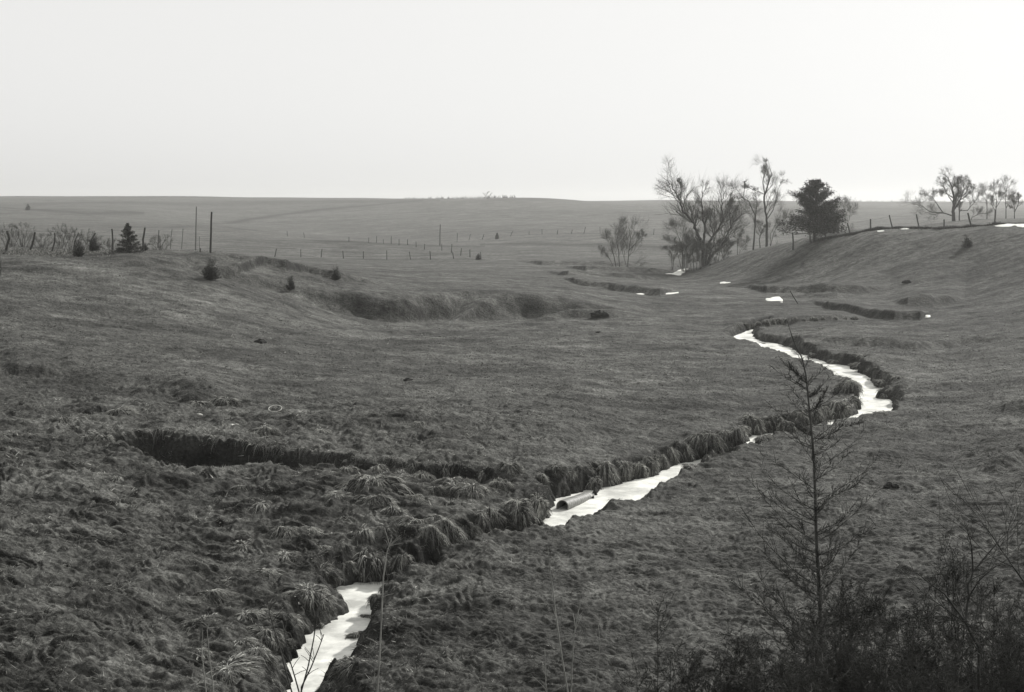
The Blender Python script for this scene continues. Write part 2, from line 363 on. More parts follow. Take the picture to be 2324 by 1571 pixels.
# vegetation differences of the fields (real differences of cover: stubble, rough grass, hedgerow strips) and painted distance haze
tone = np.ones(xf.size); uf = (xf/np.maximum(yf, 3))*F + W0/2
def strip(P, wid, amt):
    H = [hit(u, v) for u, v in P]; c_ = [x/y for x, y in H]; y_ = [y for x, y in H]
    r = np.interp(uf, [c*F+W0/2 for c in c_], y_)
    m = (uf > P[0][0]) & (uf < P[-1][0])
    return np.where(m, 1 - (1-amt)*np.exp(-((yf-r)/wid)**2), 1)
tone *= 1 + .28*sst(100, 300, yf)  # far ground painted lighter, standing in for thicker haze
tone *= strip([(480,508),(560,500),(650,486),(750,473),(850,465),(960,455)], 18, .35)
tone *= strip([(0,470),(60,476),(200,484),(330,482)], 16, .5)
tone *= strip([(1090,556),(1200,553),(1300,556),(1500,560),(1620,560)], 9, .45)
tone *= strip([(640,540),(740,548),(900,556),(1100,560)], 9, .5)
tone *= strip([(990,541),(1120,536),(1300,532),(1500,534)], 4, .75)
tone *= strip([(560,586),(760,588),(980,590),(1100,591)], 3, .7)
tone *= np.where((yf > 1010) & (uf < 1000), .72, 1)*np.where((yf > 880) & (uf > 1150), .62, 1)
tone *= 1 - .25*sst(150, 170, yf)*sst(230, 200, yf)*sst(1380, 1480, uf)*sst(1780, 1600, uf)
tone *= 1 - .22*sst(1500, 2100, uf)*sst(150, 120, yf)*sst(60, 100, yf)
for k in range(0, xf.size, 400000):
    q_ = slice(k, k+400000); tone[q_] *= 1 + .45*rough(xf[q_], np.maximum(yf[q_], 3))*sst(-.3, .5, noise(xf[q_]/2.2, yf[q_]/2.2, 74))
tone *= strip([(60,462),(300,460),(700,457),(1000,455)], 40, .6)
tone *= strip([(1150,478),(1350,486),(1560,490)], 18, .85)
tone *= strip([(1800,478),(2000,474),(2200,476)], 20, .8)
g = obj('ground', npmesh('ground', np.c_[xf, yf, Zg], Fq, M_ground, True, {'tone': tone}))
tag(g, 'rolling grazed winter pasture with a creek valley and cut banks', 'ground', kind='structure')

# ------------------------------------------------------------------ frozen creek
M_ice = mat('snow_covered_ice', .42, .88, .9, .6, bump=.25)
def ice():
    V = []; Q = []
    ids = {}
    st = .16
    for P in CREEK:
        x0, x1 = P[:,0].min()-.5, P[:,0].max()+.5; y0, y1 = P[:,1].min()-.9, P[:,1].max()+.5
        gx, gy = np.meshgrid(np.arange(math.floor(x0/st), math.ceil(x1/st)), np.arange(math.floor(y0/st), math.ceil(y1/st)), indexing='ij')
        sdv = sdf((gx+.5)*st, (gy+.5)*st, P)
        for i, j in zip(gx[sdv < .38], gy[sdv < .38]):
            if (i, j, 'f') in ids: continue
            ids[(i, j, 'f')] = 1; q = []
            for a, b in ((0,0),(1,0),(1,1),(0,1)):
                k = (i+a, j+b)
                if k not in ids: ids[k] = len(V); V.append(((i+a)*st, (j+b)*st))
                q.append(ids[k])
            Q.append(q)
    V = np.array(V, float); z = ZI + noise(V[:,0]/1.1, V[:,1]/1.1, 51)*.03
    return npmesh('frozen_creek', np.c_[V, z], Q, M_ice, True)
tag(obj('frozen_creek', ice()), 'white snow covered ice of the winding frozen creek', 'creek', kind='structure')

# snow patches lying on the ground: list of (u, v_top, v_bottom)
M_snow = mat('old_snow', .6, .85, 2.0, .7)
def snow(rows, label):
    T = [hit(u, a-.5, base) for u, a, b in rows]; B = [hit(u, b+.5, base) for u, a, b in rows]
    n = len(rows); ks = np.linspace(0, n-1, n*12); V = []
    for k in ks:
        i = min(int(k), n-2); f = k-i
        t = [T[i][q]*(1-f)+T[i+1][q]*f for q in (0,1)]; b = [B[i][q]*(1-f)+B[i+1][q]*f for q in (0,1)]
        for s in np.linspace(0, 1, 17): V.append((b[0]+(t[0]-b[0])*s, b[1]+(t[1]-b[1])*s, min(s, 1-s)*2, min(k, n-1-k)*6))
    V = np.array(V); z = height(V[:,0], V[:,1], fine=False) - np.maximum(scarps(V[:,0]/V[:,1], V[:,1]), 0) + np.minimum(.16*V[:,2]*np.clip(V[:,3]/3, 0, 1), .09) - .015 + .10*noise(V[:,0]*.9, V[:,1]*.5, 61)
    Q = [(i*17+j, (i+1)*17+j, (i+1)*17+j+1, i*17+j+1) for i in range(len(ks)-1) for j in range(16)]
    me = npmesh('snow_patch', np.c_[V[:,:2], z], Q, M_snow, True)
    tag(obj('snow_patch', me), label, 'snow patch', 'snow patches left in hollows', 'structure')
snow([(1472,627,628),(1505,624,629),(1525,620,629),(1545,613,625),(1562,609,612)], 'long white snow drift at the foot of the right hill')
snow([(1402,672,675),(1420,669,675),(1440,668,671),(1480,666,668),(1540,665,667)], 'thin snow strip under the small cut bank')
snow([(1634,642,645),(1650,641,646),(1664,642,645)], 'small snow patch below the hillside, left one')
snow([(1690,634,636),(1702,632,637),(1712,634,636)], 'small snow patch higher on the hill foot')
snow([(1735,680,682),(1752,676,686),(1768,675,690),(1780,688,691)], 'snow pool patch beside the leaning stick')
snow([(2066,723,725),(2085,723,726)], 'narrow snow strip in the dark gully mouth')
snow([(2088,707,712),(2100,705,711),(2114,701,706)], 'snow patch on the gully bank at right')
snow([(2098,717,722),(2106,715,723),(2112,717,720)], 'lower snow patch in the gully at right')
snow([(1970,530,532),(1990,527,531),(2012,524,528)], 'pale snow streak under the hilltop fence, left one')
snow([(2040,521,523),(2068,520,523)], 'faint snow streak under the hilltop fence, middle one')
snow([(2250,513,516),(2280,511,517),(2330,509,516)], 'broad snow streak under the hilltop fence, right one')

# ------------------------------------------------------------------ ribbons (grass) and segments (branches)
def ribbons(B, D, Ln, Wd, droop, S_=2, rs=rng):
    """B base (N,3), D unit dir (N,3), Ln, Wd, droop (N,) -> V, F (quads)"""
    n = len(B); t = np.linspace(0, 1, S_+1)
    side = np.cross(D, rs.normal(size=(n, 3))); side /= np.linalg.norm(side, axis=1)[:,None]+1e-9
    P = B[:,None] + D[:,None]*Ln[:,None,None]*t[None,:,None]
    P[:,:,2] -= (droop*Ln)[:,None]*t[None]**2
    wv = (Wd[:,None]*(1-.85*t)[None])[:,:,None]*side[:,None]*.5
    V = np.stack([P-wv, P+wv], 2).reshape(-1, 3)
    b = (np.arange(n)*(S_+1)*2)[:,None] + (np.arange(S_)*2)[None]
    Fq = np.stack([b, b+1, b+3, b+2], -1).reshape(-1, 4)
    return V, Fq
def unit(v): return v/(np.linalg.norm(v, axis=1)[:,None]+1e-9)
class Segs:
    def __init__(s): s.a = []; s.b = []; s.r = []; s.q = []
    def add(s, a, b, r, q): s.a.append(a); s.b.append(b); s.r.append(r); s.q.append(q)
    def line(s, pts_, r0, r1):
        n = len(pts_)-1
        for i in range(n): s.add(pts_[i], pts_[i+1], r0+(r1-r0)*i/n, r0+(r1-r0)*(i+1)/n)
    def mesh(s, name, m, k=3, off=(0,0,0)):
        A = np.array([tuple(p) for p in s.a], float)-off; B = np.array([tuple(p) for p in s.b], float)-off; R = np.array(s.r)[:,None]; Qr = np.array(s.q)[:,None]
        D = unit(B-A); ref = np.where(np.abs(D[:,2:3]) > .9, np.array([[1.,0,0]]), np.array([[0,0,1.]]))
        X = unit(np.cross(D, ref)); Y = np.cross(D, X); ring = []
        for c_, rr in ((A - D*R*.3, R), (B + D*Qr*.3, Qr)):
            for j in range(k):
                an = 2*math.pi*j/k; ring.append(c_ + (X*math.cos(an)+Y*math.sin(an))*rr)
        V = np.stack(ring, 1).reshape(-1, 3); n = len(A); b = (np.arange(n)*2*k)[:,None]
        Fq = np.concatenate([np.stack([b[:,0]+j, b[:,0]+(j+1) % k, b[:,0]+k+(j+1) % k, b[:,0]+k+j], -1) for j in range(k)])
        return npmesh(name, V, Fq, m, True)
def rvec(): return Vector((random.gauss(0,1), random.gauss(0,1), random.gauss(0,1)))
def grow(sg, p, d, L, r, lev, up=.15, wig=.16, kids=(4,4,4,3), spread=.75, rmin=.006, taper=.35, start=.3):
    n = max(3, int(4 + 2*random.random())); q = p.copy(); d = d.normalized(); nodes = [(q.copy(), d.copy(), r)]
    for i in range(n):
        d = (d + rvec()*wig + Vector((0,0,up*.5))).normalized(); e = q + d*(L/n)
        ra = r*(1-(1-taper)*i/n); rb = r*(1-(1-taper)*(i+1)/n); sg.add(q.copy(), e.copy(), max(ra, rmin), max(rb, rmin)); q = e; nodes.append((q.copy(), d.copy(), rb))
    if lev <= 0: return
    for k in range(kids[-lev] if lev <= len(kids) else 4):
        t = start + (1-start)*(k+random.random())/kids[-lev]; i = min(n-1, int(t*n)); a, dd, rr = nodes[i]; b = nodes[i+1][0]; pp = a.lerp(b, t*n-i if t*n-i <= 1 else 1)
        side = dd.cross(rvec()).normalized(); nd = (dd + side*spread*(.7+.6*random.random()) + Vector((0,0,up))).normalized()
        grow(sg, pp, nd, L*(.52+.34*random.random()), rr*.66, lev-1, up, wig, kids, spread, rmin, taper, start)
def path(P, y, jit=0):
    out = []
    for i, (u, v) in enumerate(P):
        yy = y + jit*i; c, s = ray(u, v); out.append(Vector((c*yy, yy, HC + s*yy)))
    return out

# ------------------------------------------------------------------ turf: uncountable short blades near the camera
def blade_tone(n, k, rs=rng): return np.repeat(np.clip(rs.lognormal(-.15, .65, n), .15, 3.2), k)
def turf():
    N = 480000
    inv = rng.uniform(1/85., 1/19.5, N); y = 1/inv; c = rng.uniform(-.40, .40, N); x = c*y
    m = (creek_sd(x, y) > .12); x = x[m]; y = y[m]
    dn = noise(x/.5, y/.5, 71)*.5 + noise(x/2.5, y/2.5, 72)*.6 + .35*rough(x, y)
    m = rng.uniform(-.6, .5, len(x)) < dn; x = x[m]; y = y[m]; dn = dn[m]
    # little clumps of longer grass
    NC = 15000; inv = rng.uniform(1/95., 1/19.5, NC); cy = 1/inv; cx = rng.uniform(-.40, .40, NC)*cy
    rg = rough(cx, cy); m = (creek_sd(cx, cy) > .1) & (noise(cx/3, cy/3, 73) + rg*.7 > rng.uniform(-.4, .8, NC)); cx = cx[m]; cy = cy[m]; rg = rg[m]
    R_ = (.05 + .10*rng.random(len(cx)))*(.5+.75*rg)*np.clip(cy/38, .8, 1.7); K = 20
    a = rng.uniform(0, 6.283, (len(cx), K)); q = np.sqrt(rng.random((len(cx), K)))
    bx = (cx[:,None] + np.cos(a)*q*R_[:,None]).ravel(); by = (cy[:,None] + np.sin(a)*q*R_[:,None]).ravel()
    dx = (np.cos(a)*(q+.2)).ravel(); dy = (np.sin(a)*(q+.2)).ravel(); ct = np.repeat(np.clip(rng.lognormal(.1, .45, len(cx)), .3, 2.5), K)
    X = np.r_[x, bx]; Y = np.r_[y, by]; z = height(X, Y) - .01; n1 = len(x); n = len(X)
    D = unit(np.c_[rng.normal(0,.75,n)-.25, rng.normal(0,.75,n), np.full(n, 1.0)])
    D[n1:] = unit(np.c_[dx*1.3, dy*1.3, np.full(n-n1, .8)] + rng.normal(0, .3, (n-n1, 3)))
    k = np.clip(Y/35, .8, 1.9); rg = rough(X, Y)
    L = (.03 + .035*rng.random(n) + .03*rg*rng.random(n))*k; Wd = (.008+.009*rng.random(n))*k
    L[n1:] = np.repeat(R_, K)*rng.uniform(.6, 1.3, n-n1); Wd[n1:] *= 1.25
    V, Q = ribbons(np.c_[X, Y, z], D, L, Wd, rng.uniform(.1, .8, n), 1)
    pale = 1 + .75*rough(X, Y)*sst(-.3, .5, noise(X/2.2, Y/2.2, 74)); tn_ = blade_tone(n, 4)*np.repeat(pale, 4)*np.repeat(np.r_[np.ones(n1), ct], 4)
    tag(obj('grass', npmesh('grass', V, Q, M_blade, attrs={'tone': tn_})), 'short matted winter grass covering the near pasture', 'grass', kind='stuff')
turf()
def fringe():
    """long grass hanging over the left bank of the creek and the rims of the ditch"""
    B = []
    for polys, N, side in ((CREEK, 30000, -1), ([DITCH], 40000, 0)):
        for P in polys:
            x0, y0 = P.min(0)-.8; x1, y1 = P.max(0)+.8; n = int(N*(x1-x0)*(y1-y0)/sum(np.prod(Q_.max(0)-Q_.min(0)+1.6) for Q_ in polys)*2)
            x = rng.uniform(x0, x1, n); y = rng.uniform(y0, y1, n)
            f = (lambda a, b: creek_sd(a, b)) if side else (lambda a, b: near_sdf(a, b, [DITCH]))
            d = f(x, y); gx = f(x+.1, y)-d; gy = f(x, y+.1)-d
            gl = np.hypot(gx, gy)+1e-6; gx /= gl; gy /= gl
            far_side = gy - .3*gx
            m = (d > .1) & (d < rng.uniform(.15, .7, n)) & ((far_side > -.1) | (rng.random(n) < .15)) & (noise(x*.9, y*.9, 91) > rng.uniform(-.6, .3, n)) & (y < 75)
            B.append(np.c_[x, y, -gx, -gy][m])
    B = np.concatenate(B); n = len(B); z = height(B[:,0], B[:,1])
    D = unit(np.c_[B[:,2:]*.9, np.full(n, .55)] + rng.normal(0, .3, (n, 3)))
    k = np.clip(B[:,1]/38, .8, 1.6)
    V, Q = ribbons(np.c_[B[:,:2], z-.01], D, rng.uniform(.12, .36, n)*k, rng.uniform(.010, .022, n)*k, rng.uniform(.6, 1.6, n), 3)
    tag(obj('bank_grass', npmesh('bank_grass', V, Q, M_tuss, attrs={'tone': blade_tone(n, 8)})), 'long dead grass hanging over the creek and ditch banks', 'grass', kind='stuff')
fringe()

# ------------------------------------------------------------------ tussocks: individual shaggy hummocks
def tussock_mesh(seed, nb=1300):
    rs = np.random.default_rng(seed); NA, NP = 26, 10; ofs = rs.uniform(0, 50)
    lean = rs.uniform(-.12, .12, 2)
    def surf(a, p):
        lob = 1 + .20*np.sin(2*a+ofs) + .12*np.sin(3*a+ofs*2) + .07*np.sin(5*a+ofs*3)
        r = .40*np.sin(p*math.pi/2)**.75*lob; z = .40*np.cos(p*math.pi/2)**.65*(1 + .16*np.sin(a*2+ofs*1.7)*np.sin(p*3))
        n_ = noise(np.cos(a)*r*6+ofs, np.sin(a)*r*6+z*4, seed)*.10
        return np.stack([np.cos(a)*(r+n_*.7)+lean[0]*z*2, np.sin(a)*(r+n_*.7)+lean[1]*z*2, z+n_*.8], -1)
    P_, A_g = np.meshgrid(np.linspace(0.02, 1, NP), np.linspace(0, 2*math.pi, NA+1)[:-1], indexing='ij')
    V = surf(A_g.ravel(), P_.ravel()); V[-NA:,2] -= .2
    Q = [(i*NA+j, i*NA+(j+1) % NA, (i+1)*NA+(j+1) % NA, (i+1)*NA+j) for i in range(NP-1) for j in range(NA)]
    a = rs.uniform(0, 2*math.pi, nb); p = rs.random(nb)**1.0
    lock = np.round(a*3.2+ofs)/3.2-ofs/3.2; a = a*.45 + lock*.55          # blades gather into hanging locks
    B = surf(a, p)*1.01
    D = unit(np.c_[np.cos(a + rs.normal(0,.35,nb)), np.sin(a + rs.normal(0,.35,nb)), rs.uniform(-.1, .9, nb)*(1.2-p)])
    L = rs.uniform(.10, .28, nb)*(1.0-.2*p); Wd = rs.uniform(.010, .024, nb)
    V2, Q2 = ribbons(B, D, L, Wd, rs.uniform(.5, 1.5, nb), 3, rs)
    lt = rs.lognormal(0, .3, 64); tone2 = np.repeat(np.clip(rs.lognormal(-.2, .6, nb)*lt[(lock*3.2).astype(int) % 64]*(2.1-1.2*p), .12, 4), 8)  # light on the crown and shade low down painted into the blade tone
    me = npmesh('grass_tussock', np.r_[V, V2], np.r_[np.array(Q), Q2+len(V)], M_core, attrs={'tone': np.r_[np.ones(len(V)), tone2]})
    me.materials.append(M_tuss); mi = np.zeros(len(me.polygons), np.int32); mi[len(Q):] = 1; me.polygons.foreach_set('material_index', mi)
    return me
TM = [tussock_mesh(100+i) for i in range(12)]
ORD = ['first','second','third','fourth','fifth','sixth','seventh','eighth','ninth','tenth','eleventh','twelfth','thirteenth','fourteenth','fifteenth','sixteenth','seventeenth','eighteenth','nineteenth','twentieth','twenty-first','twenty-second','twenty-third','twenty-fourth']
def tussocks(rows, fmt, group, first='leftmost'):
    """rows: (u centre, v of its foot, width in photo px, height/width)"""
    rows = sorted(rows)
    for i, r in enumerate(rows):
        u, v, wpx, hr = r
        x, y = hit(u, v, hfull, 19); z = hz(x, y); wm = wpx/F*y/.76*(1.2 if 'between' in group else 1); k = random.randrange(12)
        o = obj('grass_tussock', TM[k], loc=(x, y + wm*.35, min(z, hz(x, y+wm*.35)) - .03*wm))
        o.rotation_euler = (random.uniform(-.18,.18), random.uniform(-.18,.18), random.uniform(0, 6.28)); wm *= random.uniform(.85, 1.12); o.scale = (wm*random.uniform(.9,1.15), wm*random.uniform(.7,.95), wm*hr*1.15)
        tag(o, fmt.format(ORD[i]), 'grass tussock', group)
tussocks([(1930,893,42,1.0),(1941,925,36,.9),(1905,944,54,.9),(1872,946,40,.95),(1845,952,38,.9),(1820,962,40,1),(1793,968,34,1.1),(1768,970,32,1.2),(1742,976,36,1.1),(1708,978,46,1.0),(1682,974,40,.8),
          (1676,1000,52,.9),(1645,1000,38,.8),(1612,1014,58,.85),(1578,1012,42,.9)],
         'rounded dark grass tussock above the narrow upper ice, {} from the left', 'tussocks along the upper creek bank')
tussocks([(1556,1042,46,1.1),(1526,1050,44,1.3),(1500,1058,34,1.1),(1475,1072,46,1.1),(1448,1082,42,1.2),(1412,1088,50,1.2),(1368,1098,58,1.05),(1325,1082,42,.9),(1290,1090,36,.9),(1345,1112,40,.9),(1262,1076,40,.7),(1220,1094,38,.8),(1155,1082,46,1.0)],
         'drooping grass tussock above the ice by the pipe, {} from the left', 'tussocks above the ice by the pipe')
tussocks([(1208,1172,66,1.0),(1172,1188,66,.9),(1132,1118,66,.7),(1112,1190,46,.9),(1086,1188,42,.9),(1054,1224,56,.85),(1060,1146,78,.65),(1020,1118,60,.6),(985,1136,50,.8),(940,1080,50,.7),(940,1148,44,.7),(900,1102,62,.55),(845,1128,86,.6),(815,1078,60,.5),
          (1000,1234,64,1.05),(962,1248,60,1.1),(905,1290,44,1.1),(862,1294,52,1.0),(820,1312,84,.8),(772,1310,56,.8),(930,1208,60,.6),(880,1180,70,.5)],
         'shaggy pale grass tussock between ditch and creek, {} from the left', 'shaggy tussocks between the ditch and the creek')
tussocks([(728,1320,64,.7),(686,1370,110,.5),(652,1420,70,.75),(560,1430,110,.5),(590,1462,70,.6),(520,1490,120,.5),(572,1512,80,.65),(505,1558,120,.45),(590,1556,64,.6),(640,1470,40,.6),(740,1392,40,.6),(715,1425,40,.5)],
         'low grassy hummock beside the nearest ice, {} from the left', 'hummocks on the left bank of the nearest ice')
tussocks([(858,1372,40,.9),(832,1424,56,.7),(805,1470,54,.8),(806,1540,84,.6),(762,1512,40,.6),(760,1572,60,.6),(880,1342,40,.6),(1390,1128,52,.45),(1450,1112,44,.5),(1575,1068,44,.35),(1740,1000,44,.35),(1985,948,50,.3)],
         'small dark clump on the near edge of ice, {} from the left', 'clumps on the right edge of the ice')
tussocks([(188,1014,40,.9),(222,1016,44,1.0),(269,952,66,.5),(134,962,44,.5),(443,930,56,.5),(504,926,54,.6),(598,990,56,.5),(725,992,60,.4),(255,1100,60,.45),(537,1118,60,.4),(621,1108,66,.45),(672,1094,48,.5),(739,1092,56,.5),(554,1066,50,.35),(396,1054,44,.3),(280,1040,56,.35),(950,975,44,.6),(455,1000,34,.3)],
         'tousled grass tussock around the dark ditch, {} from the left', 'tussocks round the dark ditch')
random.seed(15)
tussocks([(u+random.uniform(-16,16), v+random.uniform(-10,10), random.uniform(48,92), random.uniform(.42,.7)) for u, v in [(560,1175),(620,1240),(680,1160),(700,1225),(750,1140),(770,1195),(640,1295),(590,1320),(810,1225),(880,1235),(930,1165),(1010,1165),(540,1250),(480,1380),(460,1440),(430,1500),(500,1330),(850,1165),(720,1270),(960,1205)]],
         'pale rounded grass mound on the rise above the nearest ice, {} from the left', 'pale mounds on the rise above the nearest ice')
tussocks([(u+random.uniform(-8,8), v+random.uniform(-4,4), random.uniform(34,52), random.uniform(.7,.95)) for u, v in [(790,1082),(850,1085),(900,1078),(955,1096),(1005,1088),(1050,1106),(1095,1090),(1125,1108)]],
         'ragged grass tussock in the shallow right end of the ditch, {} from left', 'tussocks choking the right part of the ditch')
tussocks([(1675,746,18,.9),(1692,744,18,.9),(1708,742,18,1),(1722,740,16,1),(1737,738,17,1.1),(1752,737,16,1.1),(1768,735,16,1),(1786,733,18,1),(1805,731,18,.9),(1826,730,18,.8),(1848,729,18,.8),(1870,728,18,.8),(1893,727,18,.7),(1916,726,18,.7),(1940,726,16,.6)],
         'small dark tussock on the far meander bank, {} from left', 'tussocks along the far meander bank')
tussocks([(1740,787,26,.4),(1790,792,26,.4),(1850,812,28,.45),(1900,824,30,.45),(1955,832,34,.45),(1980,852,34,.45),(2008,872,38,.45),(2030,890,40,.45),(2012,902,34,.45),(1960,808,40,.3),(2040,860,40,.3)],
         'dark low tussock right of the wide white bend, {} from the left', 'tussocks right of the wide white bend')

# ------------------------------------------------------------------ culvert pipe
def pipe():
    x, y = on_plane(1276, 1156, ZI); x2, y2 = on_plane(1322, 1140, ZI)
    p0 = Vector((x, y, ZI+.07)); p1 = Vector((x2, y2+.35, ZI-.01)); d = p1-p0; L = d.length + .35; R = .185
    e = empty('corrugated_pipe', p0, 'short corrugated metal pipe lying open on the ice under the bank', 'culvert pipe')
    k = 28; n = 60; V = []; Q = []
    for s, rr in ((0, R), (1, R-.02)):
        for i in range(n+1):
            t = i/n; r = rr + .006*math.sin(t*n*1.35)
            for j in range(k):
                a = 2*math.pi*j/k; V.append((t*L, math.cos(a)*r, math.sin(a)*r))
    o_ = (n+1)*k
    for i in range(n):
        for j in range(k):
            q = (i*k+j, i*k+(j+1) % k, (i+1)*k+(j+1) % k, (i+1)*k+j); Q.append(q); Q.append(tuple(o_+a for a in q[::-1]))
    for j in range(k): Q.append((j, o_+j, o_+(j+1) % k, (j+1) % k))
    b = obj('pipe_wall', npmesh('pipe_wall', V, Q, M_metal, True), e)
    e.rotation_euler = (0, math.atan2(-d.z, math.hypot(d.x, d.y)), math.atan2(d.y, d.x))
pipe()

# ------------------------------------------------------------------ fences and poles
def post_mesh(P, r, name='post', m=M_wood, sides=7):
    sg = Segs(); pts_ = []
    for i in range(len(P)-1):
        for t in (0, .5): pts_.append(P[i].lerp(P[i+1], t))
    pts_.append(P[-1]); pts_ = [p + Vector((random.uniform(-.2,.2)*r, random.uniform(-.2,.2)*r, 0)) for p in pts_]
    sg.line(pts_, r*1.1, r*.85)
    V = []; Q = []; me = sg.mesh(name, m, sides)
    return me
def fence(posts, r, label, wires=3, base_fn=None, fixed_y=None, radii=None, group=None):
    """posts: list of photo polylines top -> base"""
    tops = []; objs = []
    for i, P in enumerate(posts):
        if fixed_y: y = fixed_y(P[-1][0])
        else: x, y = hit(P[-1][0], P[-1][1], hfull, 60)
        pts_ = path(P[::-1], y); gz = hz(pts_[0].x, y)
        dz = gz - pts_[0].z
        if dz < 0: pts_.insert(0, Vector((pts_[0].x, y, gz-.15)))
        else: pts_[0].z = min(pts_[0].z, gz) - .05
        tops.append((pts_, y, gz)); objs.append(pts_)
    o0 = Vector((tops[0][0][0].x, tops[0][1], tops[0][2])); e = empty('wire_fence', o0, label, 'fence', group)
    for i, pts_ in enumerate(objs):
        rr = radii[i] if radii else r*random.uniform(.8, 1.15)
        obj('post', post_mesh([p-o0 for p in pts_], rr), e)
    for kx in range(wires):
        f = .95 - .3*kx; sg = Segs(); prev = None
        for pts_ in objs:
            n = len(pts_)-1; q = pts_[0].lerp(pts_[-1], f)
            kk = f*n; i = min(int(kk), n-1); q = pts_[i].lerp(pts_[i+1], kk-i)
            if prev is not None:
                mid = prev.lerp(q, .5) - Vector((0,0,.05)); sg.line([prev-o0, mid-o0, q-o0], .006, .006)
            prev = q
        obj('wire', sg.mesh('wire', M_wire, 3), e)
    return e
z1 = lambda L: [(x/3.917, 390.3+y/3.917) for x, y in L]
fence([z1(p) for p in [[(65,530),(82,590),(50,712)],[(312,540),(290,645),(258,700)],[(488,545),(487,620),(462,715)],[(697,545),(665,620),(650,700)],[(847,545),(815,600),(800,700)],
       [(995,508),(1002,600),(1003,708)],[(1290,498),(1272,600),(1275,705)],[(1412,520),(1405,675)],[(1530,513),(1522,570),(1515,690)],[(1628,505),(1615,690)],[(1772,575),(1776,700)],[(1780,680),(1782,716)]]],
      .05, 'old wire fence with crooked wooden posts on the left rise among cedars', radii=[.10,.085,.06,.05,.06,.065,.075,.095,.055,.055,.045,.05])
for P, r, lab in ((z1([(1745,310),(1742,500),(1738,700)]), .085, 'tall straight wooden pole, left and taller of the pair'), (z1([(1881,358),(1875,540),(1868,722)]), .075, 'tall wooden pole, right and shorter of the pair')):
    x, y = hit(P[-1][0], P[-1][1], hfull, 60); pts_ = path(P[::-1], y); pts_[0].z -= .3; o0 = pts_[0].copy(); o0.z += .3
    o = obj('wooden_pole', post_mesh([p-o0 for p in pts_], r, 'wooden_pole', sides=8), loc=o0); tag(o, lab, 'pole', 'pair of tall poles by the left fence')
z2 = lambda L: [(577.7+x/3.917, 390.3+y/3.917) for x, y in L]
fence([z2(p) for p in [[(195,685),(180,755)],[(412,690),(412,758)],[(600,685),(592,757)],[(785,705),(792,770)],[(967,708),(968,772)],[(1175,700),(1177,780)],[(1375,710),(1388,780)],[(1560,705),(1565,780)],[(1760,710),(1772,772)],[(2010,712),(2014,780)]]],
      .07, 'wire fence of thin crooked posts crossing the valley floor')
fence([z2(p) for p in [[(290,528),(292,572)],[(438,540),(442,590)],[(840,580),(840,622)],[(1015,585),(1015,632)],[(1085,570),(1085,630)],[(1145,600),(1145,640)],[(1215,575),(1215,640)],[(1285,600),(1285,655)],[(1360,600),(1360,650)],[(1435,620),(1437,670)],[(1512,640),(1510,690)],[(1665,640),(1665,700)],[(1755,640),(1750,720)],[(1840,680),(1832,745)],[(1915,690),(1915,760)]]],
      .07, 'distant fence line of thin posts behind the low middle rise')
fence([z2(p) for p in [[(1803,545),(1800,625)],[(1920,555),(1905,608)],[(2040,555),(2025,600)],[(2290,535),(2275,575)]]] +
      [[(1155.3+x/3.917, 390.3+y/3.917) for x, y in p] for p in [[(35,525),(15,570)],[(178,530),(178,560)],[(293,510),(293,555)],[(435,515),(428,555)],[(562,515),(555,550)],[(680,490),(665,548)],[(808,490),(810,548)],[(1180,505),(1178,560)],[(1290,505),(1285,560)]]],
      .08, 'far fence line across the foot of the big middle hill')
z4 = lambda L: [(1730.7+x/3.870, 343.5+y/3.870) for x, y in L]
def crest_y(u): return float(np.interp(u, [1790, 1850, 2000, 2200, 2330], [158, 157, 152, 142, 138]))
fence([z4(p) for p in [[(262,715),(268,800)],[(415,730),(420,790)],[(548,690),(555,770)],[(745,632),(772,735)],[(948,598),(948,700)],[(1112,562),(1140,670)],[(1350,555),(1372,660)],[(1595,600),(1595,655)],[(1805,545),(1815,590),(1830,645)],[(2045,515),(2038,640)]]],
      .085, 'leaning post fence along the crest of the right hill', fixed_y=crest_y)
P = z2([(1650,468),(1648,655)]); x, y = hit(P[-1][0], P[-1][1], hfull, 60); pts_ = path(P[::-1], y); o0 = pts_[0].copy()
tag(obj('wooden_pole', post_mesh([p-o0 for p in [pts_[0]-Vector((0,0,.5)), pts_[1]]], .11, 'wooden_pole'), loc=o0), 'single thin pole far away in the middle of the valley', 'pole')

# scrub strip along the crest fence
def scrub(line, w, hgt, n, name, label, mat_, lean=.4):
    P = [(u, v) for u, v in line]; H = []
    for u, v in P:
        y = crest_y(u) if name == 'fence_row_scrub' else hit(u, v, hfull)[1]; c, _ = ray(u, v); H.append((c*y, y))
    H = np.array(H); t = rng.uniform(0, len(H)-1.001, n); i = t.astype(int); f = t-i
    X = H[i]*(1-f)[:,None] + H[i+1]*f[:,None] + rng.normal(0, w, (n, 2)); z = height(X[:,0], X[:,1])
    k = .5 + noise(X[:,0]*.5, X[:,1]*.5, 81) 
    D = unit(np.c_[rng.normal(0, lean, n), rng.normal(0, lean, n), np.ones(n)])
    V, Q = ribbons(np.c_[X, z-.03], D, hgt*(.3+.9*rng.random(n))*np.clip(k, .35, 1.3), rng.uniform(.02, .06, n), rng.uniform(0, .5, n), 2)
    tag(obj(name, npmesh(name, V, Q, mat_, attrs={'tone': blade_tone(n, 6)})), label, 'scrub', kind='stuff')
scrub([(1850,545),(1920,530),(1960,523),(2040,516),(2130,512),(2230,507),(2340,503)], .35, .42, 16000, 'fence_row_scrub', 'dark strip of dead scrub along the hilltop fence', M_brush)
scrub([(0,572),(60,573),(150,576),(250,572),(330,568),(420,570),(470,572)], 1.6, .45, 14000, 'rank_grass', 'pale rank grass under the left fence', M_tuss, .8)

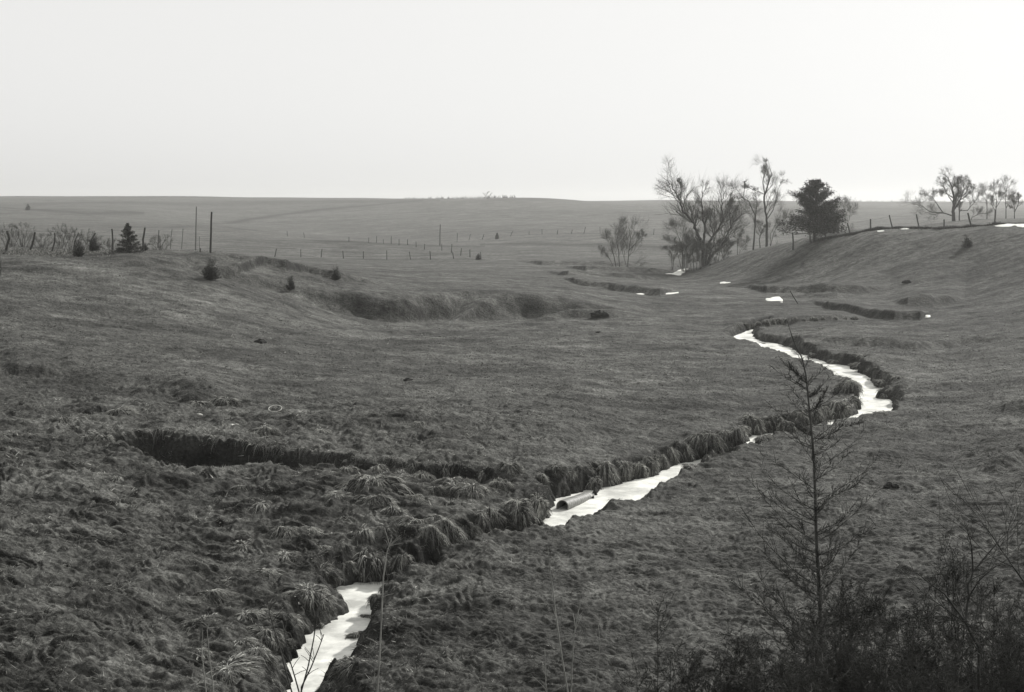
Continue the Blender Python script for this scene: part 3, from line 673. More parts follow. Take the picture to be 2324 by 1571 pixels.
def skyline(u0, u1, hgt, n, label):
    us = rng.uniform(u0, u1, n); us = us[noise(us/9, us*0, 95) > rng.uniform(-.5, .5, n)]; c = (us - W0/2)/F
    yy = np.exp(np.linspace(math.log(450), math.log(1500), 160)); ap = (base(np.repeat(c[:,None], 160, 1), np.repeat(yy[None], len(c), 0)) - HC)/yy
    y = yy[ap.argmax(1)] + rng.normal(0, 2, len(c)); n = len(c); z = height(c*y, y)
    D = unit(np.c_[rng.normal(0,.3,n), rng.normal(0,.3,n), np.ones(n)])
    V, Q = ribbons(np.c_[c*y, y, z-.1], D, hgt*rng.uniform(.3, 1.2, n), rng.uniform(.1, .3, n), rng.uniform(0,.3,n), 2)
    tag(obj('skyline_brush', npmesh('skyline_brush', V, Q, M_brush)), label, 'brush', kind='stuff')
skyline(920, 1170, 2.0, 1300, 'thin far brush along the middle of the skyline')
skyline(1880, 2330, 2.2, 1500, 'thin far brush along the right of the skyline')
# ------------------------------------------------------------------ evergreens
rd = 'bush'
def evergreen(name, u, vb, vt, wpx, label, y=None, n=9000, leaf=.12, prof=None, group=None, dens=1, trunk_to=.9, seed=1, bare=.12, mat_=None):
    random.seed(seed); rs = np.random.default_rng(seed)
    if y is None: x, y = hit(u, vb, hfull, 60)
    c, s = ray(u, vb); x = c*y; gz = hz(x, y); Ht = (vb-vt)/F*y; Wd = wpx/F*y/2
    e = empty(name, (x, y, gz), label, 'evergreen tree' if Ht > 1.5 else 'evergreen shrub', group)
    sg = Segs(); sg.line([Vector((0,0,-.2)), Vector((.02*Ht,0,Ht*.45)), Vector((0,0,Ht*(.6 if prof is rd else trunk_to)))], Ht*.028, Ht*.006)
    tips = []; nb = int(80*dens)
    for k in range(nb if prof is rd else 0):
        a = random.uniform(0, 6.283); el = random.uniform(.15, 1.5)**1.0; d = Vector((math.cos(a)*math.cos(el), math.sin(a)*math.cos(el), math.sin(el)))
        L = 1/math.sqrt((math.cos(el)/Wd)**2 + (math.sin(el)/Ht)**2)*random.uniform(.6, 1.12)*(1+.18*math.sin(3*a+seed)); p = Vector((0,0,.04*Ht)); q = p + d*L; mid = p.lerp(q, .5) - Vector((0,0,L*.07))
        sg.line([p, mid, q], Ht*.01, Ht*.003); tips.append((p, mid, q, L))
    for k in range(0 if prof is rd else nb):
        t = bare + (1-bare)*((k+random.random())/nb); a = random.uniform(0, 2*math.pi)
        w_ = prof(t, a) if prof else (1-t)**.8*(.75+.4*random.random())
        L = Wd*w_; z0 = Ht*t*.93; d = Vector((math.cos(a), math.sin(a), -.04+.75*t)); p = Vector((0,0,z0)); q = p + d*L; mid = p.lerp(q, .55) - Vector((0,0,L*.08))
        sg.line([p, mid, q], Ht*.008, Ht*.002); tips.append((p, mid, q, L))
    obj('trunk', sg.mesh('trunk', M_bark, 4), e)
    B = []; D = []; Ls = []; tot = sum(max(tp[3], .08*Wd) for tp in tips)
    for p, mid, q, L in tips:
        m_ = max(8, int(n*max(L, .08*Wd)/tot)); f = rs.random(m_)**.6
        lump = f + .06*np.sin(f*19+L*50)
        P_ = np.array(p)[None]*(1-lump[:,None]) + np.array(q)[None]*lump[:,None]
        P_ += rs.normal(0, 1, (m_, 3))*np.array([.085, .085, .07])*(.3*Wd+L)*(.5+.5*(1-f))[:,None]
        B.append(P_); dd = np.array((q-p).normalized())[None] + rs.normal(0, .7, (m_, 3)); D.append(unit(dd))
    B = np.concatenate(B); D = np.concatenate(D); m_ = len(B)
    V, Q = ribbons(B, D, leaf*rs.uniform(.6, 1.5, m_), leaf*rs.uniform(.25, .5, m_), rs.uniform(0, .5, m_), 1, rs)
    obj('crown', npmesh('crown', V, Q, mat_ or M_ever), e)
    return e
def cedar_prof(t, a):
    left = math.cos(a) < 0
    w_ = np.interp(t, [.1,.2,.35,.5,.62,.75,.88,1.0], [.85,1.0,.88,.82,.72,.5,.28,.1] if not left else [1.0,1.08,.75,.5,.8,.42,.36,.08])
    return float(w_)*random.uniform(.72, 1.12)
evergreen('cedar_tree', 1848, 549, 405, 142, 'large dark cedar with ragged branches on the crest of the right hill', y=157, n=21000, leaf=.2, prof=cedar_prof, dens=2.2, seed=5, bare=.13)
evergreen('cedar_tree', 291, 574, 503, 66, 'dark conical cedar standing at the left fence', n=9000, leaf=.075, seed=11, bare=.02, dens=1.3, prof=lambda t, a: ((1-t)**.95+.03)*random.uniform(.7,1.15))
G = 'low dark cedars near the left fence'
evergreen('cedar_shrub', 178, 584, 545, 30, 'round dark cedar shrub just below the left fence, leftmost', n=4500, leaf=.06, prof=rd, dens=1.6, seed=12, bare=0, group=G)
evergreen('cedar_shrub', 214, 571, 535, 28, 'round dark cedar shrub behind the fifth fence post', n=4500, leaf=.06, prof=rd, dens=1.6, seed=13, bare=0, group=G)
evergreen('cedar_shrub', 328, 570, 553, 16, 'small dark shrub at the foot of a post right of the conical cedar', n=2000, leaf=.05, prof=rd, dens=1.6, seed=14, bare=0, group=G)
evergreen('cedar_shrub', 478, 636, 591, 38, 'dark bushy cedar on the slope below the two tall poles', n=6500, leaf=.06, prof=rd, dens=1.6, seed=15, bare=0)
evergreen('cedar_shrub', 762, 636, 606, 22, 'small dark cedar shrub on the rim of the cut bank', n=3500, leaf=.06, prof=rd, dens=1.6, seed=16, bare=0)
evergreen('cedar_shrub', 660, 658, 626, 20, 'dark shrub tucked in the notch of the cut bank', n=3000, leaf=.06, prof=rd, dens=1.6, seed=17, bare=0)
evergreen('cedar_shrub', 64, 477, 463, 14, 'tiny dark bush far off on the left hillside', n=1800, leaf=.22, seed=18, bare=0)
evergreen('cedar_shrub', 1128, 543, 528, 9, 'tiny dark pointed cedar by the far fence', n=1200, leaf=.2, seed=19, bare=0)
evergreen('cedar_shrub', 2195, 562, 538, 22, 'small dark spiky shrub alone on the right hillside', n=1500, leaf=.14, prof=rd, dens=1.6, seed=20, bare=0)
evergreen('cedar_shrub', 1085, 590, 576, 10, 'little shrub beside a post of the valley fence', n=900, leaf=.14, prof=rd, dens=1.6, seed=21, bare=0)

# ------------------------------------------------------------------ bare trees
def bare_tree(name, limbs, y, label, lev=4, rmin=.0045, kids=(4,5,6,4), group=None, sub=.34, seed=1, spread=.66, up=.07, mat_=M_twig, side_n=7, ztr=None, wig=.09, cat='bare tree'):
    """limbs: list of (photo polyline base->tip, base radius m, tip radius)"""
    random.seed(seed); P0 = path(limbs[0][0], y)[0]; gz = ground_z(P0.x, y); o0 = Vector((P0.x, y, gz))
    e = empty(name, o0, label, cat, group); tr = Segs(); tw = Segs(); allp = []
    for li, (P, r0, r1) in enumerate(limbs):
        jit = random.uniform(-.35, .35) if li else 0
        pts_ = [p-o0 for p in path(P, y, jit)]
        if li == 0 or P[0][1] >= limbs[0][0][0][1]-3: pts_[0].z = min(pts_[0].z, 0) - .2
        if allp and P[0][1] >= limbs[0][0][0][1]-12: pts_.insert(0, allp[0].copy())
        elif allp: pts_[0] = min(allp, key=lambda a_: (a_-pts_[0]).length).copy()
        fine_ = []
        for i in range(len(pts_)-1):
            for t in (0, .33, .66): fine_.append(pts_[i].lerp(pts_[i+1], t) + rvec()*r0*.25*(i > 0))
        fine_.append(pts_[-1]); tr.line(fine_, r0, r1); allp += fine_
        Ltot = sum((fine_[i+1]-fine_[i]).length for i in range(len(fine_)-1)); n = len(fine_)-1
        for k in range(side_n):
            t = .28 + .72*(k+random.random())/side_n; i = min(n-1, int(t*n)); d = (fine_[i+1]-fine_[i]).normalized()
            side = d.cross(rvec()).normalized(); rr = (r0+(r1-r0)*t)*.6
            grow(tw, fine_[i+1], (d+side*spread+Vector((0,0,up))).normalized(), Ltot*sub*random.uniform(.6,1.15)*(1.1-.55*t), max(rr, rmin*1.5), lev-1, up, wig, kids, spread, rmin)
        grow(tw, fine_[-1], (fine_[-1]-fine_[-2]), Ltot*.09, r1*.7, max(1, lev-3), up, wig, kids, spread, rmin)
    obj('trunk', tr.mesh('trunk', M_bark, 6), e); obj('crown', tw.mesh('crown', mat_, 3), e)
    return e
zt = lambda L: [((1880+x/3.748)/1.281, (440+y/3.748)/1.281) for x, y in L]
bare_tree('bare_tree', [(zt([(620,1160),(610,1080),(590,1000),(560,900),(520,800),(440,700),(400,660),(375,580),(350,510),(300,430),(265,360),(210,310)]), .24, .03),
    (zt([(350,510),(375,440),(365,370),(350,330)]), .06, .02), (zt([(610,1080),(625,980),(640,860),(620,760),(610,640),(600,540),(605,430)]), .2, .03),
    (zt([(600,1040),(540,940),(530,820),(470,720),(440,640)]), .12, .03)], 175, 'big leaning bare tree with a long limb reaching left over the skyline', kids=(4,5,6,4), side_n=13, seed=31, sub=.22)
bare_tree('bare_tree', [(zt([(640,1150),(660,1040),(700,960),(740,900),(790,830),(830,740),(815,620),(820,540),(850,450)]), .2, .03),
    (zt([(720,1120),(800,1060),(850,970),(880,900),(930,790),(1000,720),(1080,670)]), .17, .03), (zt([(700,1100),(740,1000),(730,900),(700,820),(680,740)]), .1, .02), (zt([(900,830),(910,720),(900,620),(930,560)]), .07, .02)],
    176, 'spreading multi-stemmed bare tree close beside the leaning one', kids=(4,5,6,4), side_n=16, seed=32, sub=.27)
bare_tree('bare_tree', [(zt([(1305,1060),(1310,940),(1315,800),(1295,660),(1280,500),(1300,430),(1335,320),(1365,260),(1340,170)]), .19, .03),
    (zt([(1285,470),(1220,440),(1140,410),(1080,380)]), .06, .02), (zt([(1290,470),(1265,330),(1290,230),(1305,140)]), .08, .02), (zt([(1315,760),(1380,640),(1410,520),(1430,420),(1480,310)]), .06, .015)],
    186, 'tallest slender bare tree with rounded top rising above the skyline', kids=(4,5,6,4), side_n=8, seed=33, sub=.2)
bare_tree('bare_tree', [(zt([(1160,1070),(1170,960),(1185,820),(1180,690),(1120,560),(1050,510),(985,420)]), .13, .02), (zt([(1185,820),(1190,690),(1200,590),(1190,470)]), .07, .02), (zt([(1060,520),(1065,430),(1060,360)]), .04, .015)],
    184, 'thin bare tree just left of the tallest one', kids=(4,5,6,4), side_n=8, seed=34, sub=.22)
bare_tree('bare_tree', [(zt([(1240,1060),(1230,960),(1245,900),(1210,820)]), .08, .02), (zt([(1240,900),(1290,820)]), .04, .015)], 186, 'short bare tree between the two slender trees', seed=35, side_n=8)
bare_tree('bare_tree', [(zt([(1340,1050),(1380,900),(1440,790),(1500,700)]), .05, .015), (zt([(1345,1050),(1350,900),(1400,800)]), .04, .015)], 188, 'thin sloping bare sapling right of the tallest tree', seed=36, side_n=8)
shr = dict(cat='bare shrub', lev=4)
bare_tree('bare_shrub', [(zt([(395,1190),(390,1050),(350,940),(320,860)]), .05, .015), (zt([(400,1190),(420,1040),(470,950)]), .05, .015), (zt([(390,1190),(330,1080),(300,1010)]), .04, .015)], 173, 'dense bare thicket shrub under the leaning tree, at its left', seed=41, side_n=9, **shr)
bare_tree('bare_shrub', [(zt([(520,1190),(500,1090),(480,1000)]), .05, .015), (zt([(540,1190),(560,1100),(540,1020)]), .05, .015), (zt([(500,1190),(440,1110)]), .05, .015)], 172, 'low dark thicket shrub at the foot of the leaning tree', seed=42, side_n=11, **shr)
bare_tree('bare_shrub', [(zt([(280,1170),(270,1120),(240,1070)]), .04, .015), (zt([(285,1170),(300,1110),(330,1080)]), .04, .015)], 176, 'small dark bare shrub left of the tree group', seed=43, side_n=8, **shr)
bare_tree('bare_shrub', [(zt([(780,1140),(800,1060),(860,1010)]), .04, .015), (zt([(790,1140),(900,1060),(960,1010)]), .04, .015), (zt([(780,1140),(740,1060)]), .04, .015)], 178, 'low bare shrub right of the spreading tree', seed=44, side_n=8, **shr)
bare_tree('bare_shrub', [(zt([(990,1100),(990,1000),(1010,930)]), .04, .015), (zt([(990,1100),(1060,1020),(1100,980)]), .03, .015)], 180, 'sparse bare shrub between the spreading and slender trees', seed=45, side_n=7, **shr)
for i, (a, b, yy_) in enumerate([(430,1195,171),(590,1190,172),(690,1170,174),(840,1120,178)]):
    bare_tree('bare_shrub', [(zt([(a,b),(a-30,b-60),(a-50,b-110)]), .03, .01), (zt([(a,b),(a+10,b-70),(a+5,b-130)]), .03, .01), (zt([(a,b),(a+40,b-50),(a+80,b-90)]), .03, .01)], yy_, 'low tangled bare shrub at the foot of the tree group, ' + ['leftmost','second from the left','third from the left','rightmost'][i], seed=400+i, side_n=10, group='low tangle under the tree group', **shr)
z3 = lambda L: [(1155.3+x/3.917, 390.3+y/3.917) for x, y in L]
bare_tree('bare_tree', [(z3([(955,800),(930,740),(905,660),(895,580)]), .07, .02), (z3([(985,800),(970,700),(955,620),(980,520)]), .07, .02), (z3([(1055,800),(1065,700),(1080,600),(1065,500)]), .08, .02), (z3([(1050,800),(1010,720),(990,640)]), .05, .02), (z3([(940,790),(880,750),(840,715)]), .04, .015), (z3([(1065,700),(1130,630),(1180,560)]), .05, .015)],
    185, 'lone many-stemmed bare tree on the valley floor left of the tree group', kids=(4,5,6,4), seed=46, side_n=8, sub=.34)
z5 = lambda L: [((2600+x/5.236)/1.281, (460+y/5.236)/1.281) for x, y in L]
bare_tree('bare_tree', [(z5([(905,960),(900,860),(905,760),(910,650),(890,520),(870,400),(800,280)]), .3, .04), (z5([(905,800),(970,700),(1020,600),(1060,480),(1060,350)]), .16, .03), (z5([(900,880),(780,840),(650,830),(540,810),(430,740),(280,690)]), .12, .02),
    (z5([(700,820),(640,680),(580,590),(460,550)]), .08, .02), (z5([(915,650),(980,540),(970,400),(960,320)]), .12, .03), (z5([(895,620),(800,540),(680,515)]), .09, .02), (z5([(1020,600),(1100,520),(1150,380)]), .08, .02), (z5([(905,700),(840,600),(760,470),(740,360)]), .08, .02)],
    215, 'broad spreading bare oak standing behind the hilltop fence', kids=(4,5,6,4), seed=47, side_n=12, sub=.26, spread=.85)
bare_tree('bare_tree', [(z5([(990,950),(990,800),(1000,720)]), .1, .03), (z5([(995,800),(1110,800),(1210,680),(1290,580)]), .08, .02), (z5([(1210,690),(1190,560),(1200,450)]), .05, .02)], 216, 'smaller bare tree crowding the right side of the oak', seed=48, side_n=9)
bare_tree('bare_tree', [(z5([(1150,990),(1180,900),(1290,850),(1420,840)]), .06, .02)], 210, 'thin sideways leaning bare tree right of the oak', seed=49, side_n=9)
bare_tree('bare_tree', [(z5([(1410,960),(1415,760),(1410,600),(1380,520)]), .07, .02)], 212, 'thin upright bare tree between the oak and the last fence post', seed=55, side_n=9)
bare_tree('bare_tree', [(z5([(1540,930),(1550,760),(1550,600),(1550,470)]), .08, .02), (z5([(1550,760),(1620,640),(1640,560)]), .05, .02), (z5([(1545,800),(1480,700),(1470,620)]), .05, .02)], 222, 'upright bare tree behind the last fence post', seed=50, side_n=9)
bare_tree('bare_tree', [(z5([(1700,930),(1700,760),(1690,600),(1720,420)]), .08, .02), (z5([(1700,760),(1760,680),(1800,580)]), .05, .02)], 224, 'upright bare tree near the right edge of the view', seed=51, side_n=9)
bare_tree('bare_tree', [(z5([(1830,930),(1830,760),(1810,640)]), .08, .02), (z5([(1830,800),(1890,700),(1900,600)]), .06, .02), (z5([(1830,800),(1770,740)]), .05, .02)], 220, 'twiggy bare tree at the very right edge', seed=52, side_n=10)
bare_tree('bare_shrub', [(z4([(690,700),(700,600),(730,500)]), .05, .015), (z4([(680,700),(650,600),(620,560)]), .05, .015), (z4([(695,700),(760,600),(770,540)]), .04, .015)], 185, 'faint bare shrub just right of the hilltop cedar', seed=53, side_n=8, **shr)
bare_tree('bare_shrub', [([(1105,452),(1104,443),(1108,437)], .12, .05), ([(1106,452),(1098,440)], .1, .05), ([(1106,452),(1114,440)], .1, .05)], 770, 'tiny bare tree on the far skyline', seed=54, side_n=6, cat='bare tree', rmin=.05, lev=2)
# thicket behind the left fence
for i, (u, vt, vb, yy) in enumerate([(22,518,577,112),(52,515,577,114),(140,516,576,113),(160,522,577,110),(200,530,575,110),(365,538,572,112),(250,545,573,110),(95,534,578,113)]):
    bare_tree('bare_shrub', [([(u,vb),(u-6,(vb+vt)/2),(u-14,vt+8)], .03, .008), ([(u,vb),(u+4,(vb+vt)/2),(u+10,vt+4)], .03, .008), ([(u,vb),(u-1,(vb+vt)/2),(u-2,vt+3)], .03, .008), ([(u,vb),(u+12,(vb+vt)/2+6),(u+24,vt+14)], .025, .008), ([(u,vb),(u-12,(vb+vt)/2+6),(u-22,vt+16)], .025, .008)],
        yy+6, 'hazy bare thicket shrub behind the left fence, ' + ['first','second','fourth','fifth','sixth','last','seventh','third'][i] + ' from the left', seed=60+i, side_n=8, sub=.3, lev=3, rmin=.003, cat='bare shrub', group='thicket behind the left fence', kids=(5,5,6,5))

# ------------------------------------------------------------------ small things on the ground
def clod(u, v, wpx, hr, label, name='dirt_clump', m=M_clod, cat='dirt clump', y=None):
    x, y = hit(u, v, hfull, 19); w_ = wpx/F*y; V = []; Q = []
    k = 12
    for i in range(7):
        p = i/6*math.pi/2
        for j in range(k):
            a = 2*math.pi*j/k; r = math.sin(p)*.5*(1+.25*math.sin(3*a+u)+.12*random.uniform(-1,1)); V.append((math.cos(a)*r*w_, math.sin(a)*r*w_*.8, math.cos(p)**.8*w_*hr*(1+.25*random.uniform(-1,1)) - .03))
    for i in range(6):
        for j in range(k): Q.append((i*k+j, (i+1)*k+j, (i+1)*k+(j+1) % k, i*k+(j+1) % k))
    tag(obj(name, npmesh(name, V, Q, m), loc=(x, y, hz(x, y, True))), label, cat)
clod(590,781,28,.35,'dark lumpy clod of earth alone on the middle pasture'); clod(925,866,22,.3,'dark clod in the pasture above the ditch')
clod(200,951,24,.4,'dark mound on the left above the ditch end'); clod(2020,1110,34,.35,'dark molehill on the flat right of the sapling')
clod(1360,719,40,.3,'dark earth lump at the end of the cut bank'); clod(2060,642,22,.3,'small dark spot of earth at the foot of the right hill')
clod(1358,756,14,.3,'tiny dark clod on the flat right of the cut bank')
clod(452,946,14,.3,'pale stone by the grassy bank left of the ring','pale_stone',M_pale,'stone')
clod(528,971,24,.08,'flat pale stone left of the ring','pale_stone',M_pale,'stone')
def ring():
    x, y = hit(625, 948, hfull); z = hz(x, y, True); R = 15/F*y; sg = Segs(); n = 24
    for i in range(n):
        a, b = 2*math.pi*i/n, 2*math.pi*(i+1)/n
        sg.add((R*math.cos(a), R*math.sin(a), R*.35*math.sin(a)), (R*math.cos(b), R*math.sin(b), R*.35*math.sin(b)), .012, .012)
    tag(obj('pale_ring', sg.mesh('pale_ring', M_pale, 5), loc=(x, y, z+.14)), 'small pale hoop lying in the grass behind the ditch', 'hoop')
ring()
def stick(P, r, name, label, cat, m, y=None):
    if y is None: x, y = hit(P[-1][0], P[-1][1], hfull)
    pts_ = path(P[::-1], y); pts_[0].z -= .05; o0 = pts_[0].copy(); o0.z += .05; sg = Segs(); sg.line([p-o0 for p in pts_], r, r*.7)
    return tag(obj(name, sg.mesh(name, m, 5), loc=o0), label, cat)
stick([(721,963),(723,975)], .022, 'white_stake', 'short white stake standing in grass behind the ditch', 'stake', M_pale)
stick([(1794,661),(1800,672),(1812,690)], .05, 'leaning_stick', 'dark stick leaning beside the small snow pool', 'stick', M_darktwig)

# ------------------------------------------------------------------ near weeds and stalks on the embankment
def stalk(lines, y, label, r=.0045, seed=1, m=M_stalk, twigs=6):
    random.seed(seed); P0 = path([lines[0][0]], y)[0]
    gz = ground_z(P0.x, y); o0 = Vector((P0.x, y, gz)); e = empty('dry_stalk', o0, label, 'dry weed', 'dry weed stalks in front of the creek')
    for li, L in enumerate(lines):
        pts_ = [p-o0 for p in path(L, y)]
        if li == 0 or L[0][1] > 1500: pts_.insert(0, Vector((pts_[0].x*.5, 0, -.03)))
        sg = Segs(); sg.line(pts_, r, r*.45)
        for k in range(twigs):
            i = random.randrange(max(1, len(pts_)//2), len(pts_)); a = pts_[i].lerp(pts_[i-1], random.random()*.9); d = Vector((random.uniform(-1,1), random.uniform(-.5,.5), random.uniform(.2,1.2))).normalized()
            L_ = random.uniform(.04, .13); sg.line([a, a+d*L_*.5+Vector((0,0,.005)), a+d*L_], r*.4, r*.22)
        obj('stem', sg.mesh('stem', m, 5), e)
stalk([[(855,1590),(862,1480),(866,1400),(870,1310),(878,1255),(890,1220)]], 9.5, 'single tall pale dry stalk rising across the right bank of the near ice', .0075, 1)
stalk([[(1292,1590),(1275,1490),(1262,1400),(1255,1340),(1247,1290),(1243,1240)],[(1296,1590),(1298,1520),(1302,1450),(1312,1390),(1318,1370)]], 9, 'pair of thin dry stalks crossing in front of the middle grass', .006, 2)
stalk([[(668,1590),(650,1530),(635,1470),(620,1420),(612,1395),(608,1365)],[(684,1590),(670,1540),(655,1490),(648,1450),(642,1420)],[(678,1590),(700,1510),(712,1450),(720,1390),(728,1350)],[(684,1560),(706,1515),(722,1475),(735,1440)]], 8.5, 'forked dark weed stems rising in front of the near ice', .006, 3, M_darktwig, 8)
stalk([[(470,1590),(462,1520),(458,1470),(460,1430)],[(486,1590),(480,1530),(474,1480),(470,1430),(478,1400)]], 9, 'two short pale weed stems at bottom left of the near ice', .005, 4)
stalk([[(1345,1590),(1352,1550),(1358,1500),(1362,1460)]], 9, 'short dry weed stem just right of the crossing stalks', .004, 5)
stalk([[(1243,1590),(1238,1540),(1236,1470)]], 9, 'faint short stem just left of the crossing stalks', .004, 6)

# foreground sapling
def sapling():
    random.seed(77); y = 10.5
    z6 = lambda L: [((2100+a/2.244)/1.281, (1000+b/2.244)/1.281) for a, b in L]
    P = [(1870,1760),(1866,1600),(1863,1450)] + z6([(630,1560),(620,1400),(612,1200),(608,1050),(600,800),(590,660),(580,550),(560,350),(545,200),(520,90)]) + [(1808,790),(1798,765),(1787,730)]
    pts_ = path(P, y); gz = ground_z(pts_[0].x, y); pts_[0] = Vector((pts_[1].x+.02, y, gz-.1)); o0 = Vector((pts_[0].x, y, gz))
    e = empty('conifer_sapling', o0, 'tall sparse dead-looking conifer sapling standing in front of the creek bend', 'sapling')
    pts_ = [p-o0 for p in pts_]; tr = Segs(); n = len(pts_)-1
    rad = [.019-.017*(i/n)**.8 for i in range(n+1)]
    for i in range(n): tr.add(pts_[i], pts_[i+1], rad[i], rad[i+1])
    obj('trunk', tr.mesh('trunk', M_darktwig, 8), e)
    zs_ = np.array([p.z for p in pts_]); top = zs_[-1]
    def at(z): 
        i = int(np.clip(np.searchsorted(zs_, z)-1, 0, n-1)); t = (z-zs_[i])/(zs_[i+1]-zs_[i]); return pts_[i].lerp(pts_[i+1], t)
    br = Segs(); fol_B = []; fol_D = []
    def branch(p, d, L, r, lush):
        q = p.copy(); m_ = 7; d = d.normalized()
        for i in range(m_):
            d = (d + Vector((0,0,.085)) + rvec()*.06).normalized(); e_ = q + d*(L/m_); br.add(q.copy(), e_.copy(), r*(1-i/m_*.8), r*(1-(i+1)/m_*.8)); 
            for s in range(int(2+lush*5)):
                a = q.lerp(e_, random.random()); sd = (d*.8 + rvec()*.55 + Vector((0,0,.35))).normalized(); l2 = L*random.uniform(.08,.22)*(.5+.5*lush)+.03
                b_ = a + sd*l2; br.add(a, b_, .0022, .0012)
                for k in range(int(2+lush*7)):
                    c_ = a.lerp(b_, random.random()); fol_B.append(tuple(c_)); fol_D.append(tuple((sd + rvec()*.6).normalized()))
            q = e_
    nb = 120
    for k in range(nb):
        t = ((k+random.random())/nb)**.85; z = .45 + (top-.6)*t; p = at(z); a = random.uniform(0, 2*math.pi); frac = 1 - z/top
        if frac < .07: continue
        L = (.14 + 1.9*frac**.85)*random.uniform(.4, 1.0); lush = np.interp(frac, [0,.3,.5,.9], [.03,.2,.75,1.0])
        branch(p, Vector((math.cos(a), math.sin(a)*.8, .35)), L*.8, .0055*(.4+frac), lush)
    for a0, pl in ((0, [(600,620),(700,590),(800,540),(910,512)]),(0, [(590,440),(640,370),(680,290)]),(0,[(560,350),(640,300)]),(0,[(610,1090),(700,1010),(820,950),(940,900)]),(0,[(560,260),(500,200),(420,150)]),(0,[(585,600),(530,570),(480,530)])):
        q = [p-o0 for p in path(z6(pl), y)]
        for i in range(len(q)-1): branch(q[i], q[i+1]-q[i]-Vector((0,0,.02)), (q[i+1]-q[i]).length, .006-.001*i, .25)
    obj('branches', br.mesh('branches', M_darktwig, 3), e)
    B = np.array(fol_B); D = np.array(fol_D); m_ = len(B)
    V, Q = ribbons(B, D, rng.uniform(.012, .04, m_), rng.uniform(.0025, .006, m_), rng.uniform(0,.3,m_), 1)
    obj('crown', npmesh('crown', V, Q, M_darkleaf), e)
M_darkleaf = mat('dry_foliage', .028, .07, 9, trans=.15)
sapling()

# brushwood in the lower right corner
def brush(u, vt, y, spreadpx, label, seed, nst=14, lush=1.0, group='brush in the lower right corner', tops=None, r=.006):
    random.seed(seed); rs = np.random.default_rng(seed); c, s = ray(u, 1571); x = c*y; gz = ground_z(x, y)
    o0 = Vector((x, y, gz)); e = empty('brush_shrub', o0, label, 'shrub', group); st = Segs(); tw = Segs(); B = []; D = []
    _, s2 = ray(u, vt); ztop = HC + s2*y - gz; wm = spreadpx/F*y
    nst = int(nst*1.7); lush *= 1.7
    for k in range(nst):
        f = random.uniform(-1, 1); tip = Vector((f*wm*.5, random.uniform(-.5,.5)*wm*.6, ztop*(1-.4*abs(f)**1.5)*random.uniform(.45, 1.0)))
        b0 = Vector((random.uniform(-.12,.12), random.uniform(-.12,.12), -.05)); q = []
        for i in range(9):
            t = i/8; q.append(b0.lerp(tip, t) + Vector((f*.22*math.sin(t*3.1)*wm, 0, 0)) + rvec()*.018)
        st.line(q, r, r*.25)
        for i in range(2, 9):
            for j in range(6):
                a = q[i-1].lerp(q[i], random.random()); d = ((q[i]-q[i-1]).normalized() + rvec()*.6 + Vector((0,0,.2))).normalized(); L = random.uniform(.12, .42)*(1.2-i/12); p = a
                for h in range(4):
                    d = (d + rvec()*.16 + Vector((0,0,.06))).normalized(); b_ = p + d*L/4; tw.add(p.copy(), b_.copy(), .0026-.0004*h, .0022-.0004*h)
                    for g_ in range(2):
                        d2 = (d + rvec()*.7).normalized(); l3 = random.uniform(.03,.12); cc = p.lerp(b_, random.random()); ee = cc + d2*l3; tw.add(cc, ee, .0014, .0009)
                        for w_ in range(int(lush*4)): B.append(tuple(cc.lerp(ee, random.random()))); D.append(tuple((d2+rvec()*.7).normalized()))
                    p = b_
    obj('stems', st.mesh('stems', M_darktwig, 5), e); obj('twigs', tw.mesh('twigs', M_darktwig, 3), e)
    if B:
        B = np.array(B); D = np.array(D); m_ = len(B)
        V, Q = ribbons(B, D, rs.uniform(.015, .045, m_), rs.uniform(.003, .007, m_), rs.uniform(0,.3,m_), 1, rs)
        obj('leaves', npmesh('leaves', V, Q, M_darkleaf), e)
brush(1500,1400,9.5,190,'leftmost dark brush at the edge of the thicket, thin and low',201,10,1.0)
brush(1590,1370,9.2,240,'dark bushy shrub left of the sapling base',202,14,1.6)
brush(1700,1400,8.8,260,'dense dark shrub directly left of the sapling trunk',203,16,1.8)
brush(1800,1330,9.6,240,'dark shrub growing round the sapling trunk',204,16,1.6)
brush(1930,1300,9.3,280,'dark shrub directly right of the sapling trunk',205,18,1.6)
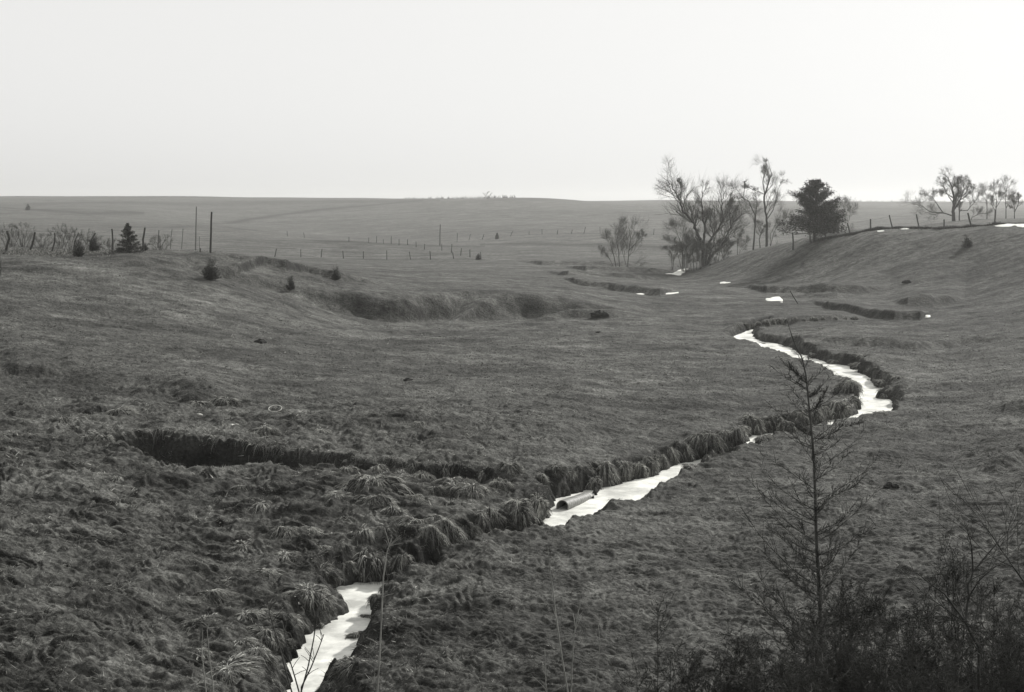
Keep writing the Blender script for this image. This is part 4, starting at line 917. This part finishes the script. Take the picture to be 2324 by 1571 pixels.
brush(2040,1290,8.8,280,'dark brush between the sapling and the forked stem',206,18,1.2)
brush(2150,1220,9.2,280,'tall twiggy brush around the forked stem',207,20,.7)
brush(2260,1180,9.0,300,'tallest twiggy brush at the right edge',208,24,.5)
brush(2330,1240,8.2,260,'thick twigs filling the lower right corner',209,24,.5)
brush(2060,1420,7.8,330,'low nearest brush at the bottom right of the sapling',210,18,1.0)
brush(1850,1450,7.8,330,'low nearest brush at the bottom under the sapling',211,18,1.4)
bare_tree('forked_sapling', [([(2235,1600),(2220,1470),(2192,1414),(2197,1326),(2209,1296),(2254,1243)], .012, .004), ([(2192,1414),(2144,1349),(2080,1300)], .008, .003), ([(2209,1296),(2205,1240),(2195,1200)], .006, .002)],
    8.6, 'dark forked bare sapling standing in the brush at right', lev=2, rmin=.0016, seed=88, side_n=7, sub=.22, mat_=M_darktwig, kids=(4,4,4,4), cat='sapling')
bare_tree('forked_sapling', [([(2420,1450),(2330,1330),(2285,1265),(2240,1200)], .009, .003)], 8.8, 'thin bare twig slanting in from the right edge', lev=2, rmin=.0014, seed=89, side_n=8, sub=.18, mat_=M_darktwig, kids=(3,3,3,3), cat='sapling')

# ------------------------------------------------------------------ haze
bpy.ops.mesh.primitive_cube_add(size=1, location=(0, 1500, 0)); hb = bpy.context.object; hb.name = 'haze'
zlo, zhi = float(Zg.min())-1.0, 26.0
xm = float(np.abs(xf).max())+20
hb.scale = (2*xm, 1950, zhi-zlo); hb.location = (0, 945, (zhi+zlo)/2)
hm = bpy.data.materials.new('haze_air'); hm.use_nodes = True; t = hm.node_tree; t.nodes.clear()
vo = t.nodes.new('ShaderNodeVolumePrincipled'); vo.inputs['Color'].default_value = (.95,.95,.92,1); vo.inputs['Density'].default_value = .00028; vo.inputs['Anisotropy'].default_value = .45
om = t.nodes.new('ShaderNodeOutputMaterial'); t.links.new(vo.outputs[0], om.inputs['Volume']); hb.data.materials.append(hm)
tag(hb, 'pale winter haze over the valley', 'haze', kind='stuff')
